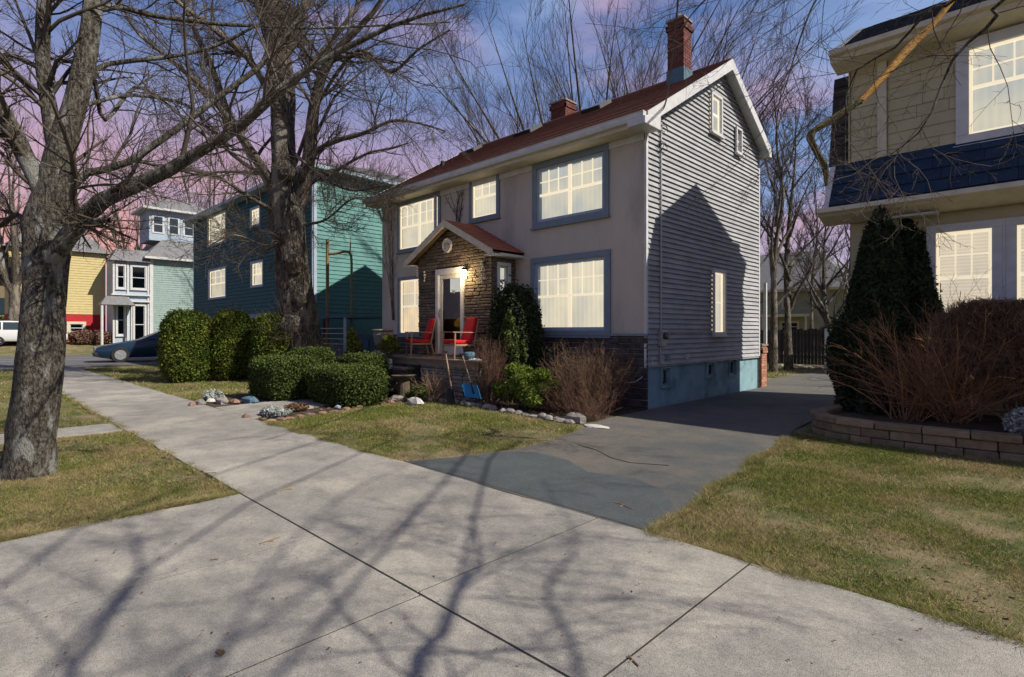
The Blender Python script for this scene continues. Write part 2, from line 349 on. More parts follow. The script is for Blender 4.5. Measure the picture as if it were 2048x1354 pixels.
class Fr:
    def __init__(s, O, a, n): s.O = Vector(O); s.a = Vector(a); s.n = Vector(n)
    def P(s, u, h, o=0.0): return s.O + s.a * u + s.n * o + Vector((0, 0, h))
    def pix(s, px, py, off=0.0):
        t = (px - 1024) / FPX; d = Vector((t * RT[0] + FW[0], t * RT[1] + FW[1], (HOR - py) / FPX)); C = Vector((0, 0, EYE))
        k = ((s.O + s.n * off) - C).dot(s.n) / d.dot(s.n); p = C + d * k
        return (p - s.O).dot(s.a), p.z - s.O.z
    def rect(s, pxl, pyt_l, pyb_l, pxr, pyt_r, pyb_r, off=0.0):
        a = s.pix(pxl, pyt_l, off); b = s.pix(pxl, pyb_l, off); c = s.pix(pxr, pyt_r, off); d = s.pix(pxr, pyb_r, off)
        return a[0], c[0], (b[1] + d[1]) / 2, (a[1] + c[1]) / 2

def subtract(a, b, holes):
    segs = [(a, b)]
    for h0, h1 in holes:
        new = []
        for x0, x1 in segs:
            if h1 <= x0 or h0 >= x1: new.append((x0, x1)); continue
            if h0 > x0: new.append((x0, h0))
            if h1 < x1: new.append((h1, x1))
        segs = new
    return [q for q in segs if q[1] - q[0] > .01]

def clapboards(parent, fr, s0, s1, h0, h1, step, m, holes=(), clip=None, joined=False, name='siding_board', th=.02, jit=0.0):
    mb = MB() if joined else None; h = h0; k = 0
    while h < h1 - .01:
        ht = min(h + step, h1)
        if clip:
            r = clip((h + ht) / 2)
            if r is None: break
            a, b = r
        else: a, b = s0, s1
        hs = [(q[0], q[1]) for q in holes if q[2] < ht - step * .3 and q[3] > h + step * .3]
        for x0, x1 in subtract(a, b, hs):
            j = random.uniform(-jit, jit)
            bb = mb if joined else MB()
            bb.slab(fr.P(x0, h + j), fr.P(x1, h + j), fr.P(x1, ht), fr.P(x0, ht), fr.n, th, .003, .01)
            if not joined: bb.build(name, m, parent)
        h = ht; k += 1
    if joined: tag(mb.build(name + 's', m, parent), kind='stuff')

def wallsheet(parent, fr, s0, s1, h0, h1, m, holes=(), name='wall', o=0.0):
    xs = sorted({s0, s1} | {min(max(v, s0), s1) for q in holes for v in q[:2]}); hs = sorted({h0, h1} | {min(max(v, h0), h1) for q in holes for v in q[2:4]})
    mb = MB()
    for i in range(len(xs) - 1):
        for j in range(len(hs) - 1):
            cx = (xs[i] + xs[i + 1]) / 2; ch = (hs[j] + hs[j + 1]) / 2
            if any(q[0] < cx < q[1] and q[2] < ch < q[3] for q in holes): continue
            mb.quadv([fr.P(xs[i], hs[j], o), fr.P(xs[i + 1], hs[j], o), fr.P(xs[i + 1], hs[j + 1], o), fr.P(xs[i], hs[j + 1], o)])
    return mb.build(name, m, parent)

def window(parent, fr, r, casing, cas_m, sash_m, back_m, cols=1, grid=(2, 3), meet=.5, sill=True, lit=True, depth=.12, label=None, drop=0.0, inner=None, f=.045):
    """r = opening (s0,s1,h0,h1). A window part with casing, sashes, muntins, panes and what hangs behind them."""
    s0, s1, h0, h1 = r; c = casing
    mb = MB()
    mb.fbox(fr, s0 - c, s1 + c, h1, h1 + c, 0.0, .045); mb.fbox(fr, s0 - c, s1 + c, h0 - c, h0, 0.0, .045)
    mb.fbox(fr, s0 - c, s0, h0, h1, 0.0, .045); mb.fbox(fr, s1, s1 + c, h0, h1, 0.0, .045)
    wd = mb.build('window', cas_m, parent, bevel=.006)
    if label: wd['label'] = label
    rv = MB(); d = -depth - .02
    rv.quadv([fr.P(s0, h0, 0), fr.P(s0, h1, 0), fr.P(s0, h1, d), fr.P(s0, h0, d)]); rv.quadv([fr.P(s1, h0, 0), fr.P(s1, h1, 0), fr.P(s1, h1, d), fr.P(s1, h0, d)])
    rv.quadv([fr.P(s0, h0, 0), fr.P(s1, h0, 0), fr.P(s1, h0, d), fr.P(s0, h0, d)]); rv.quadv([fr.P(s0, h1, 0), fr.P(s1, h1, 0), fr.P(s1, h1, d), fr.P(s0, h1, d)])
    rv.build('reveal', inner or M['white'], wd)
    if sill: MB().fbox(fr, s0 - c - .03, s1 + c + .03, h0 - c - .035, h0 - c, 0, .08).build('sill', cas_m, wd)
    MB().quadv([fr.P(s0, h0, -depth), fr.P(s1, h0, -depth), fr.P(s1, h1, -depth), fr.P(s0, h1, -depth)]).build('curtain' if lit else 'dark_interior', back_m, wd)
    wS = (s1 - s0) / cols; sash = MB(); mun = MB()
    for k in range(cols):
        a = s0 + k * wS; b = a + wS; mid = h0 + (h1 - h0) * meet
        sash.fbox(fr, a, a + f, h0, h1, -.06, -.02); sash.fbox(fr, b - f, b, h0, h1, -.06, -.02)
        sash.fbox(fr, a + f, b - f, h0, h0 + f, -.06, -.02); sash.fbox(fr, a + f, b - f, h1 - f, h1, -.06, -.02)
        if meet < .99: sash.fbox(fr, a + f, b - f, mid - f * .6, mid + f * .6, -.055, -.015)
        u0, u1 = a + f, b - f; top = h1 - f; bot = (mid + f * .6) if meet < .99 else h0 + f
        rows, cs = grid
        for i in range(1, cs): x = u0 + (u1 - u0) * i / cs; mun.fbox(fr, x - .011, x + .011, bot, top, -.052, -.028)
        for j in range(1, rows): y = bot + (top - bot) * j / rows; mun.fbox(fr, u0, u1, y - .011, y + .011, -.05, -.03)
        for i in range(cs):
            for j in range(rows):
                x0 = u0 + (u1 - u0) * i / cs + .011; x1 = u0 + (u1 - u0) * (i + 1) / cs - .011
                y0 = bot + (top - bot) * j / rows + .011; y1 = bot + (top - bot) * (j + 1) / rows - .011
                MB().quadv([fr.P(x0, y0, -.04), fr.P(x1, y0, -.04), fr.P(x1, y1, -.04), fr.P(x0, y1, -.04)]).build('pane', M['glass'], wd)
        if meet < .99:
            MB().quadv([fr.P(u0, h0 + f, -.04), fr.P(u1, h0 + f, -.04), fr.P(u1, mid - f * .6, -.04), fr.P(u0, mid - f * .6, -.04)]).build('pane', M['glass'], wd)
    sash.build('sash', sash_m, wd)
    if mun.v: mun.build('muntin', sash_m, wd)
    return wd

def stone_courses(parent, fr, s0, s1, h0, h1, ch, wmin, wmax, m, holes=(), o0=0.0, out=.03, clip=None, name='stone', seed=1, limit=280):
    r = random.Random(seed); h = h0; cnt = 0; rest = MB()
    while h < h1 - .02:
        hh = min(h + r.uniform(*ch), h1)
        if h1 - hh < .03: hh = h1
        a, b = (s0, s1) if clip is None else clip((h + hh) / 2)
        hs = [(q[0], q[1]) for q in holes if q[2] < hh - .02 and q[3] > h + .02]
        for q0, q1 in subtract(a, b, hs):
            x = q0
            while x < q1 - .005:
                xe = min(x + r.uniform(wmin, wmax), q1)
                if q1 - xe < wmin * .5: xe = q1
                o = o0 + out * r.uniform(.5, 1.1); g = .006; ins = .012
                j = lambda: r.uniform(-.004, .004)
                P = fr.P
                b4 = [P(x + g, h + g, o0 - .01), P(xe - g, h + g, o0 - .01), P(xe - g, hh - g, o0 - .01), P(x + g, hh - g, o0 - .01)]
                m4 = [P(x + g, h + g + j(), o - .01), P(xe - g, h + g + j(), o - .01), P(xe - g, hh - g + j(), o - .01), P(x + g, hh - g + j(), o - .01)]
                f4 = [P(x + g + ins, h + g + ins, o), P(xe - g - ins, h + g + ins, o + j()), P(xe - g - ins, hh - g - ins, o + j()), P(x + g + ins, hh - g - ins, o)]
                bb = MB() if cnt < limit else rest; i = len(bb.v)
                bb.v += [tuple(p) for p in b4 + m4 + f4]
                for k in range(4):
                    l = (k + 1) % 4; bb.f.append((i + k, i + l, i + 4 + l, i + 4 + k)); bb.f.append((i + 4 + k, i + 4 + l, i + 8 + l, i + 8 + k))
                bb.f.append((i + 8, i + 9, i + 10, i + 11))
                if bb is not rest: bb.build(name, m, parent); cnt += 1
                x = xe
        h = hh
    if rest.v: tag(rest.build(name + 's', m, parent), kind='stuff')

def rock(name, c, size, m, seed, label, group=None, cat='rock', flat=.6, parent=None):
    r = random.Random(seed); n, k = 6, 9; v = []; f = []
    ph = [r.uniform(0, 6.28) for _ in range(6)]
    for i in range(n + 1):
        th = math.pi * i / n
        for j in range(k):
            a = 2 * math.pi * j / k
            q = 1 + .16 * math.sin(2 * a + ph[0]) + .12 * math.sin(3 * a + ph[1] + th) + .1 * math.sin(5 * th + ph[2] + a)
            v.append((c[0] + size[0] * q * math.sin(th) * math.cos(a), c[1] + size[1] * q * math.sin(th) * math.sin(a), c[2] + size[2] * flat + size[2] * math.cos(th) * (1 + .1 * math.sin(a * 2 + ph[3]))))
    for i in range(n):
        for j in range(k): f.append((i * k + j, i * k + (j + 1) % k, (i + 1) * k + (j + 1) % k, (i + 1) * k + j))
    mb = MB(); mb.v = v; mb.f = f; o = mb.build(name, m, parent)
    if parent is None: tag(o, label, cat, group)
    return o

# ------------------------------------------------------------------ plants
def catmull(pts, m):
    P = np.array(pts, dtype=float); n = len(P)
    Q = np.vstack([2 * P[0] - P[1], P, 2 * P[-1] - P[-2]]); out = []
    for t in np.linspace(0, n - 1, m):
        i = min(int(t), n - 2); f = t - i; a, b, c, d = Q[i], Q[i + 1], Q[i + 2], Q[i + 3]
        out.append(.5 * ((2 * b) + (c - a) * f + (2 * a - 5 * b + 4 * c - d) * f * f + (3 * b - a - 3 * c + d) * f ** 3))
    return np.array(out)
def unit(v): return v / np.maximum(np.linalg.norm(v, axis=-1, keepdims=True), 1e-9)
def spawn(P, R, n, t0, t1, ang, lmin, lmax, m, up=0.0, wig=.15, rfac=.55, rmin=.002, end=.35, rg=rng, absl=None, fall=.45):
    Np, mp, _ = P.shape; idx = np.repeat(np.arange(Np), n); K = len(idx)
    t = rg.uniform(t0, t1, K) * (mp - 1); i = np.minimum(t.astype(int), mp - 2); f = (t - i)[:, None]
    b = P[idx, i] * (1 - f) + P[idx, i + 1] * f; tn = unit(P[idx, i + 1] - P[idx, i]); rb = R[idx, i] * (1 - f[:, 0]) + R[idx, i + 1] * f[:, 0]
    pr = rg.normal(size=(K, 3)); pr -= tn * (pr * tn).sum(1, keepdims=True); pr = unit(pr)
    a = rg.normal(ang, ang * .22, K)[:, None]; d = tn * np.cos(a) + pr * np.sin(a)
    Lp = np.linalg.norm(np.diff(P, axis=1), axis=2).sum(1)[idx]
    L = Lp * rg.uniform(lmin, lmax, K) * (1 - fall * t / (mp - 1))
    if absl is not None: L = np.clip(L, absl[0], absl[1])
    C = np.empty((K, m, 3)); C[:, 0] = b; st = (L / (m - 1))[:, None]
    for k in range(1, m):
        d = unit(d + rg.normal(size=(K, 3)) * wig + np.array([0, 0, up])); C[:, k] = C[:, k - 1] + d * st
    r0 = np.maximum(rb * rfac * rg.uniform(.7, 1.1, K), rmin); Rr = r0[:, None] * np.linspace(1, end, m)[None, :]; Rr = np.maximum(Rr, rmin * .6)
    return C, Rr
def tubes(P, R, k=3):
    n, m, _ = P.shape
    T = np.empty_like(P); T[:, 1:-1] = P[:, 2:] - P[:, :-2]; T[:, 0] = P[:, 1] - P[:, 0]; T[:, -1] = P[:, -1] - P[:, -2]; T = unit(T)
    mean = unit(P[:, -1] - P[:, 0]); ref = np.where(np.abs(mean[:, 2:3]) < .8, np.array([[0., 0, 1]]), np.array([[1., 0, 0]]))[:, None, :]
    U = unit(np.cross(T, ref)); V = np.cross(T, U); a = np.arange(k) * 2 * np.pi / k
    X = P[:, :, None] + R[:, :, None, None] * (U[:, :, None] * np.cos(a)[None, None, :, None] + V[:, :, None] * np.sin(a)[None, None, :, None])
    base = (np.arange(n) * m * k)[:, None, None]; i = (np.arange(m - 1) * k)[None, :, None]; j = np.arange(k)[None, None, :]; j2 = (j + 1) % k
    F = np.stack([base + i + j, base + i + j2, base + i + k + j2, base + i + k + j], -1).reshape(-1, 4)
    return X.reshape(-1, 3), F
def merge(parts):
    V = []; F = []; o = 0
    for v, f in parts: V.append(v); F.append(f + o); o += len(v)
    return np.vstack(V), np.vstack(F)
def bigtube(pts, rads, m, k, rough=.06, seed=0, flare=0.0):
    """a trunk or limb with lumpy bark"""
    C = catmull([list(p) + [r] for p, r in zip(pts, rads)], m); P = C[:, :3]; R = C[:, 3]
    X, F = tubes(P[None], np.ones((1, m)), k); X = X.reshape(m, k, 3) - P[:, None]
    a = np.arange(k) / k * 2 * np.pi; u = np.linspace(0, 1, m) * len(pts); rg = np.random.default_rng(seed)
    ph = rg.uniform(0, 6.28, 8)
    lump = 1 + rough * (np.sin(3 * a[None] + ph[0] + u[:, None] * .9) + .7 * np.sin(2 * a[None] + ph[1] - u[:, None] * 1.7) + .6 * np.sin(7 * a[None] + ph[2] + 2 * np.sin(u[:, None]))) + rough * .5 * rg.normal(size=(m, k))
    if flare: lump = lump + flare * np.exp(-np.linspace(0, 1, m) * 9)[:, None] * (1 + .45 * np.sin(5 * a[None] + ph[3]))
    return (P[:, None] + X * (R[:, None] * lump)[..., None]).reshape(-1, 3), F, P, R

def leaf_mesh(name, C, size, m, rg=rng, elong=1.6, nrm=None, flat=0.0):
    n = len(C); a = unit(rg.normal(size=(n, 3)))
    if nrm is not None: a = unit(a + nrm * flat)
    b = unit(np.cross(a, rg.normal(size=(n, 3)))); c = np.cross(a, b); s = (size * rg.uniform(.6, 1.3, n))[:, None]
    V = np.stack([C - b * s * elong * .5, C - c * s * .5, C + b * s * elong * .5, C + c * s * .5], 1).reshape(-1, 3)
    F = np.arange(n * 4).reshape(-1, 4); return npmesh(name, V, F, m)

def lumps(D, seed, amp):
    r = np.random.default_rng(seed); s = np.zeros(len(D))
    for f in (2.2, 3.7, 6.1, 9.5):
        for _ in range(2):
            k = unit(r.normal(size=3)) * f; s += np.sin(D @ k + r.uniform(0, 6.28)) / f ** .6
    return 1 + amp * s * .4
def shrub(name, c, size, m, n, leaf, seed, label, cat='shrub', group=None, shape='round', amp=.12, core=True, elong=1.6, stem=None, sink=.0, rag=.025):
    """shape: round, box, cone. c = base centre; size = half widths and full height"""
    rg = np.random.default_rng(seed); root = thing(name, c, label, cat, group)
    def surf(D, q):
        if shape == 'box':
            p = 5.0; k = 1 / (np.abs(D[:, 0]) ** p + np.abs(D[:, 1]) ** p + np.abs(D[:, 2]) ** p) ** (1 / p)
        elif shape == 'dome':
            p = 3.0; k = 1 / (np.abs(D[:, 0]) ** p + np.abs(D[:, 1]) ** p + np.abs(D[:, 2]) ** p) ** (1 / p)
        else: k = np.ones(len(D))
        X = D * k[:, None] * q[:, None]
        if shape == 'cone':
            h = (X[:, 2] + 1) / 2; w = np.clip(1.12 * (1 - h) ** .62, 0.03, .95) / np.maximum(np.sqrt(np.maximum(1 - X[:, 2] ** 2, .05)), .25)
            X[:, 0] *= w; X[:, 1] *= w
            rr = np.hypot(X[:, 0], X[:, 1]); lim = 1.05 * np.clip(1 - h, 0, 1) ** .62 * (1 + .16 * np.sin(np.arctan2(X[:, 1], X[:, 0]) * 3 + h * 9)) + .06; k_ = np.minimum(1, lim / np.maximum(rr, 1e-6)); X[:, 0] *= k_; X[:, 1] *= k_
        X = X * np.array([size[0], size[1], size[2] / 2]); X[:, 2] += size[2] / 2 - sink; return X + np.array(c)
    D = unit(rg.normal(size=(n, 3))); q = lumps(D, seed, amp) * (1 - .22 * rg.power(.45, n)[::-1] * rg.random(n)) * rg.normal(1, rag, n) * np.where(rg.random(n) < .03, 1 + .11 * np.abs(rg.normal(size=n)), 1)
    X = surf(D, q); X = X[X[:, 2] > c[2] + .01]
    me = leaf_mesh('foliage', X, leaf, m, rg, elong, nrm=D[:len(X)] * 0, flat=0)
    o = link('foliage', me, root); o['kind'] = 'stuff'
    if core:
        k, l = 20, 14; th = np.linspace(0, np.pi, l)[:, None]; ph = np.linspace(0, 2 * np.pi, k, endpoint=False)[None]
        D = np.stack([np.sin(th) * np.cos(ph), np.sin(th) * np.sin(ph), np.cos(th) + 0 * ph], -1).reshape(-1, 3)
        V = surf(D, lumps(D, seed, amp) * .84); F = [[i * k + j, i * k + (j + 1) % k, (i + 1) * k + (j + 1) % k, (i + 1) * k + j] for i in range(l - 1) for j in range(k)]
        link('inner_growth', npmesh('inner_growth', V, np.array(F), m), root)
    if stem:
        mb = MB()
        for _ in range(stem): 
            a = rg.uniform(0, 6.28); mb.tube([(c[0], c[1], c[2]), (c[0] + size[0] * .3 * math.cos(a), c[1] + size[1] * .3 * math.sin(a), c[2] + size[2] * .5)], [.025, .012], 5)
        mb.build('stem', M['bark2'], root)
    return root
def loose_shrub(name, c, size, m, n, leaf, seed, label, cat='shrub', group=None, lobes=26, elong=2.4, droop=0.0):
    rg = np.random.default_rng(seed); root = thing(name, c, label, cat, group)
    D = unit(rg.normal(size=(lobes, 3))); D[:, 2] = np.abs(D[:, 2]) * 1.1 - .25
    C = D * (np.array([size[0], size[1], size[2] * .62]) * rg.uniform(.35, .95, (lobes, 1))); C[:, 2] += size[2] * .38
    rad = np.array([size[0], size[1], size[2] * .5]) * rg.uniform(.18, .36, (lobes, 1)); i = rg.integers(0, lobes, n)
    X = C[i] + unit(rg.normal(size=(n, 3))) * rad[i] * rg.uniform(.3, 1.05, (n, 1)) ** .6; X[:, 2] -= droop * np.linalg.norm(X[:, :2], axis=1); X += np.array(c); X = X[X[:, 2] > c[2] + .01]
    o = link('foliage', leaf_mesh('foliage', X, leaf, m, rg, elong), root); o['kind'] = 'stuff'
    P = np.zeros((lobes, 5, 3)); f = np.linspace(0, 1, 5)[None, :, None]; P[:] = np.array([0, 0, .0]) * (1 - f) + C[:, None] * f + rg.normal(0, .02, (lobes, 5, 3)); P += np.array(c); R = np.tile(np.linspace(.012, .004, 5), (lobes, 1))
    V, F = tubes(P, R, 4); link('stem', npmesh('stem', V, F, M['bark2']), root)['kind'] = 'stuff'
    return root
def twig_shrub(name, c, spread, h, m, n1, n2, n3, seed, label, up=.1, r0=.009, cat='shrub', arch=0.0, base=.25, tilt=.55, wid=1.0, rmin=.0016, group=None, wig=.12, lens=(.3,.6)):
    rg = np.random.default_rng(seed); root = thing(name, c, label, cat, group)
    b = np.array(c) + np.stack([rg.uniform(-base, base, n1) * wid, rg.uniform(-base, base, n1), np.zeros(n1)], 1)
    d = unit(np.stack([rg.normal(0, tilt, n1) * wid, rg.normal(0, tilt, n1), np.ones(n1)], 1)); m1 = 6
    P = np.empty((n1, m1, 3)); P[:, 0] = b; L = h * rg.uniform(.6, 1.1, n1)
    for k in range(1, m1):
        d = unit(d + rg.normal(size=(n1, 3)) * .09 + np.array([0, 0, up - arch * k / m1])); P[:, k] = P[:, k - 1] + d * (L / (m1 - 1))[:, None]
    R = np.maximum(r0 * rg.uniform(.6, 1.2, n1)[:, None] * np.linspace(1, .35, m1)[None], rmin)
    lv = [(P, R)]
    A = spawn(P, R, n2, .2, .95, .5, lens[0], lens[1], 5, up * .6, wig, .6, rmin, rg=rg); lv.append(A)
    if n3: B = spawn(*A, n3, .15, .95, .55, .3, .6, 4, up * .5, wig, .6, rmin, rg=rg); lv.append(B)
    V, F = tubes(P, R, 4); link('stem', npmesh('stem', V, F, m), root)['kind'] = 'stuff'
    V, F = merge([tubes(p, r, 3) for p, r in lv[1:]]); link('twigs', npmesh('twigs', V, F, m), root)['kind'] = 'stuff'
    return root
def tree(name, label, base, trunk, limbs, bark, twigm, group=None, k=14, tw=(5, 6, 5), seed=1, rmin=.003, absl=((.5, 2.2), (.2, 1.1), (.1, .55)), up=.03, trunkm=26, wig=.16, rough=.06, flare=.35, angs=(.8, .75, .7), limb_k=8, extra=None):
    """trunk, limbs: lists of (points, radii). Twigs grow from every limb and from the trunk's upper part."""
    rg = np.random.default_rng(seed); root = thing(name, base, label, 'tree', group)
    V, F, TP, TR = bigtube(*trunk, trunkm, k, rough, seed, flare); link('trunk', npmesh('trunk', V, F, bark, True), root)
    LP = []; LR = []
    for i, (p, r) in enumerate(limbs):
        V, F, P, R = bigtube(p, r, 16, limb_k, rough * .7, seed + i); link('limb', npmesh('limb', V, F, bark, True), root)
        LP.append(catmull(P, 16)); LR.append(np.maximum(R, rmin))
    LP = np.array(LP); LR = np.array(LR)
    A = spawn(LP, LR, tw[0], .12, 1, angs[0], .2, .5, 7, up, wig, .42, rmin * 1.6, rg=rg, absl=absl[0], end=.3)
    B = spawn(*A, tw[1], .1, 1, angs[1], .3, .6, 5, up, wig, .55, rmin, rg=rg, absl=absl[1], end=.4)
    parts = [tubes(*A, 4), tubes(*B, 3)]
    if tw[2]:
        C = spawn(*B, tw[2], .1, 1, angs[2], .3, .6, 4, up, wig, .6, rmin * .7, rg=rg, absl=absl[2], end=.5); parts.append(tubes(*C, 3))
    V, F = merge(parts); link('crown', npmesh('crown', V, F, twigm), root)['kind'] = 'stuff'
    return root
def pxpts(L):
    """(px, py, depth, width px) -> points, radii"""
    return [W(a, b, d) for a, b, d, _ in L], [max(.004, wd / 2 * d / FPX) for _, _, d, wd in L]

def scatter_poly(poly, n, zf=lambda x, y: 0, holes=()):
    poly = np.array(poly); mn = poly.min(0); mx = poly.max(0); X = rng.uniform(mn, mx, (n, 2))
    def inside(X, pg):
        c = np.zeros(len(X), bool); pg = np.array(pg)
        for i in range(len(pg)):
            a = pg[i]; b = pg[i - 1]; cond = ((a[1] > X[:, 1]) != (b[1] > X[:, 1])) & (X[:, 0] < (b[0] - a[0]) * (X[:, 1] - a[1]) / (b[1] - a[1] + 1e-12) + a[0]); c ^= cond
        return c
    m = inside(X, poly)
    for h in holes: m &= ~inside(X, h)
    return X[m]
def visible(X, z=0.0, lim=1.0):
    d = X[:, 0] * FW[0] + X[:, 1] * FW[1]; xr = X[:, 0] * RT[0] + X[:, 1] * RT[1]
    return (d > 1.5) & (np.abs(xr / np.maximum(d, .1)) < lim), d
def blades(name, X, h, wd, m, z=0.0, lean=.6, label=None, group=None):
    n = len(X); a = rng.uniform(0, 6.283, n); l = rng.normal(0, lean, (n, 2)); hh = h * rng.uniform(.4, 1.3, n)
    B = np.column_stack([X, np.full(n, z)]); side = np.column_stack([np.cos(a), np.sin(a), np.zeros(n)]) * (wd * .5)[:, None]
    tip = B + np.column_stack([l[:, 0] * hh, l[:, 1] * hh, hh])
    V = np.stack([B - side, B + side, tip], 1).reshape(-1, 3); F = np.arange(3 * n).reshape(-1, 3)
    o = link(name, npmesh(name, V, F, m)); tag(o, label or 'short patchy grass', 'grass', group, 'stuff'); return o
# ================================================================== ground
def flat(name, pts, z, m, kind='structure', thick=0.0):
    mb = MB()
    if thick: mb.hexa([(x, y, z - thick) for x, y in pts], [(x, y, z) for x, y in pts])
    else: mb.quadv([(x, y, z) for x, y in pts])
    o = mb.build(name, m); o['kind'] = kind; return o
xs = [-700, -400, -200, -120, -90, -75, -66, -60, -58, -56, -54, -52, -50, -48, -47, -44, -30, -15, 0, 15, 60, 200, 700]
ys = [-700, -200, -60, -20, 0, 20, 60, 200, 700]
V = [(x, y, gz(x)) for y in ys for x in xs]; nx = len(xs)
F = [(j * nx + i, j * nx + i + 1, (j + 1) * nx + i + 1, (j + 1) * nx + i) for j in range(len(ys) - 1) for i in range(nx - 1)]
tag(link('ground', npmesh('ground', V, F, M['lawn'])), kind='structure')

# pavement of cast slabs with dark joints
SWZ = 0.03
flat('pavement_bed', [(-30.3, 1.975), (14, 1.975), (14, 3.79), (-30.3, 3.79)], .0245, M['joint'])
pv = thing('pavement', (-2.7, 2.9, 0), None, None); pv['kind'] = 'structure'
xj = [14, 11, 8, 5.0, 2.4, 0.6, -1.45, -2.72, -5.66]
x = -5.66
while x > -30.0: x -= random.uniform(2.6, 3.1); xj.append(max(x, -30.2))
for i in range(len(xj) - 1):
    a, b = xj[i + 1] + .004, xj[i] - .004
    if b - a < .2: continue
    n = max(2, int((b - a) / .25)); mb = MB(); a += .004; b -= .004
    wob = lambda u: .012 * math.sin(u * 2.1) + .008 * math.sin(u * 5.3)
    top = [(a + (b - a) * k / n, 3.80 + wob(a + (b - a) * k / n)) for k in range(n + 1)]
    lo_y = 1.972 if b > -5.7 else 1.96
    bot = [(a + (b - a) * k / n, lo_y + (wob(1 + a + (b - a) * k / n) if b < -5.6 else 0)) for k in range(n + 1)]
    poly = bot + top[::-1]; mb.hexa([(x, y, -.05) for x, y in poly], [(x, y, SWZ) for x, y in poly])
    mb.build('slab', M['concrete'], pv)
ap = thing('concrete_driveway_apron', (-2.7, 0, 0), None, None); ap['kind'] = 'structure'
flat('apron_bed', [(-5.55, -3), (3.5, -3), (3.5, 1.974), (-5.57, 1.974)], .0238, M['joint'])
aj = [3.4, 1.2, -1.35, -2.68, -4.03, -5.6]
for i in range(5):
    for y0, y1 in ((-2.9, -.45), (-.44, 1.956)):
        a, b = aj[i + 1] + .008, aj[i] - .008
        mb = MB(); pts = [(a, y0), (b, y0), (b, y1), (a, y1)]
        if i == 4:
            pts = [(a + .05, y0), (b, y0), (b, y1), (a, y1)] + [(a + .03 * math.sin(k * 1.7), y1 - (y1 - y0) * k / 6) for k in range(1, 6)]
        mb.hexa([(x, y, -.05) for x, y in pts], [(x, y, SWZ - .001) for x, y in pts]); mb.build('slab', M['concrete'], ap)
# driveway
dw = [(-5.62, 3.83), (-5.35, 4.4), (-5.12, 5.3), (-5.15, 6.1), (-5.35, 6.9), (-5.5, 7.5), (-5.75, 8.3), (-5.80, 9.8), (-5.80, 15.9), (-6.3, 17), (-6.6, 19), (-6.4, 22.5), (-4.2, 22.5), (-3.3, 19), (-3.2, 14), (-3.05, 12), (-2.95, 9.6), (-2.72, 8.4), (-2.5, 6.4), (-2.3, 4.2), (-2.2, 3.83)]
flat('driveway', dw, .018, M['asphalt'])
flat('asphalt_patch', [(-5.54, 3.87), (-5.32, 4.4), (-5.1, 5.1), (-4.8, 5.35), (-4.2, 5.28), (-3.7, 5.0), (-3.2, 5.15), (-2.75, 4.95), (-2.45, 4.6), (-2.32, 4.2), (-2.24, 3.87)], .022, M['patch'])
tag(MB().tube([(-4.7, 6.1, .023), (-4.3, 6.0, .023), (-3.9, 5.75, .023), (-3.6, 5.7, .023), (-3.2, 5.9, .023)], .0035, 4).build('driveway_crack', M['joint']), kind='structure')
# narrow walk to the porch and the old path over the verge
wk = thing('garden_walk', (-11.2, 5, 0), None, None); wk['kind'] = 'structure'
for a, b in ((3.83, 4.75), (4.76, 5.7), (5.71, 6.7), (6.71, 7.5)):
    sh = lambda y: -(y - 3.83) * .22
    MB().hexa([(-12.35 + sh(a) * .6, a, -.02), (-10.35 + sh(a) * 1.6, a, -.02), (-10.35 + sh(b) * 1.6, b, -.02), (-12.35 + sh(b) * .6, b, -.02)], [(-12.35 + sh(a) * .6, a, .024), (-10.35 + sh(a) * 1.6, a, .024), (-10.35 + sh(b) * 1.6, b, .024), (-12.35 + sh(b) * .6, b, .024)]).build('slab', M['concrete'], wk)
vp = thing('verge_path', (-11, .8, 0), None, None); vp['kind'] = 'structure'
for a, b in ((-1.3, -.2), (-.19, .95), (.96, 1.94)):
    MB().box(-11.5, -10.55, a, b, -.02, .02).build('slab', M['concrete'], vp)
# streets
flat('main_street', [(-300, -12), (60, -12), (60, -3.1), (-300, -3.1)], .012, M['road'])
flat('kerb', [(-30.5, -3.1), (60, -3.1), (60, -2.92), (-30.5, -2.92)], .1, M['concrete'], thick=.12)
flat('cross_street', [(-46.5, -3.08), (-30.4, -3.08), (-30.4, 8.0), (-35.5, 9.6), (-36.5, 200), (-46.5, 200)], .016, M['road'])
for xa, xb in ((-38.6, -38.48), (-41.2, -41.08)):
    flat('road_marking', [(xa, 0), (xb, 0), (xb, 60), (xa, 60)], .020, M['white'])

# garden soil
bed = [(-10.0, 3.86), (-9.75, 3.95), (-10.05, 5.0), (-10.6, 6.9), (-9.8, 7.9), (-8.05, 7.85), (-6.6, 7.7), (-5.75, 7.6), (-5.85, 9.8), (-15.4, 9.8), (-17, 7.4), (-13.2, 6.9), (-11.8, 6.9), (-10.5, 4.0)]
flat('flower_bed', bed, .010, M['soil'])
flat('flower_bed_strip', [(-13.9, 3.9), (-12.5, 3.86), (-12.45, 4.7), (-12.9, 6.2), (-13.9, 6.6), (-14.6, 5.6)], .009, M['soil'])

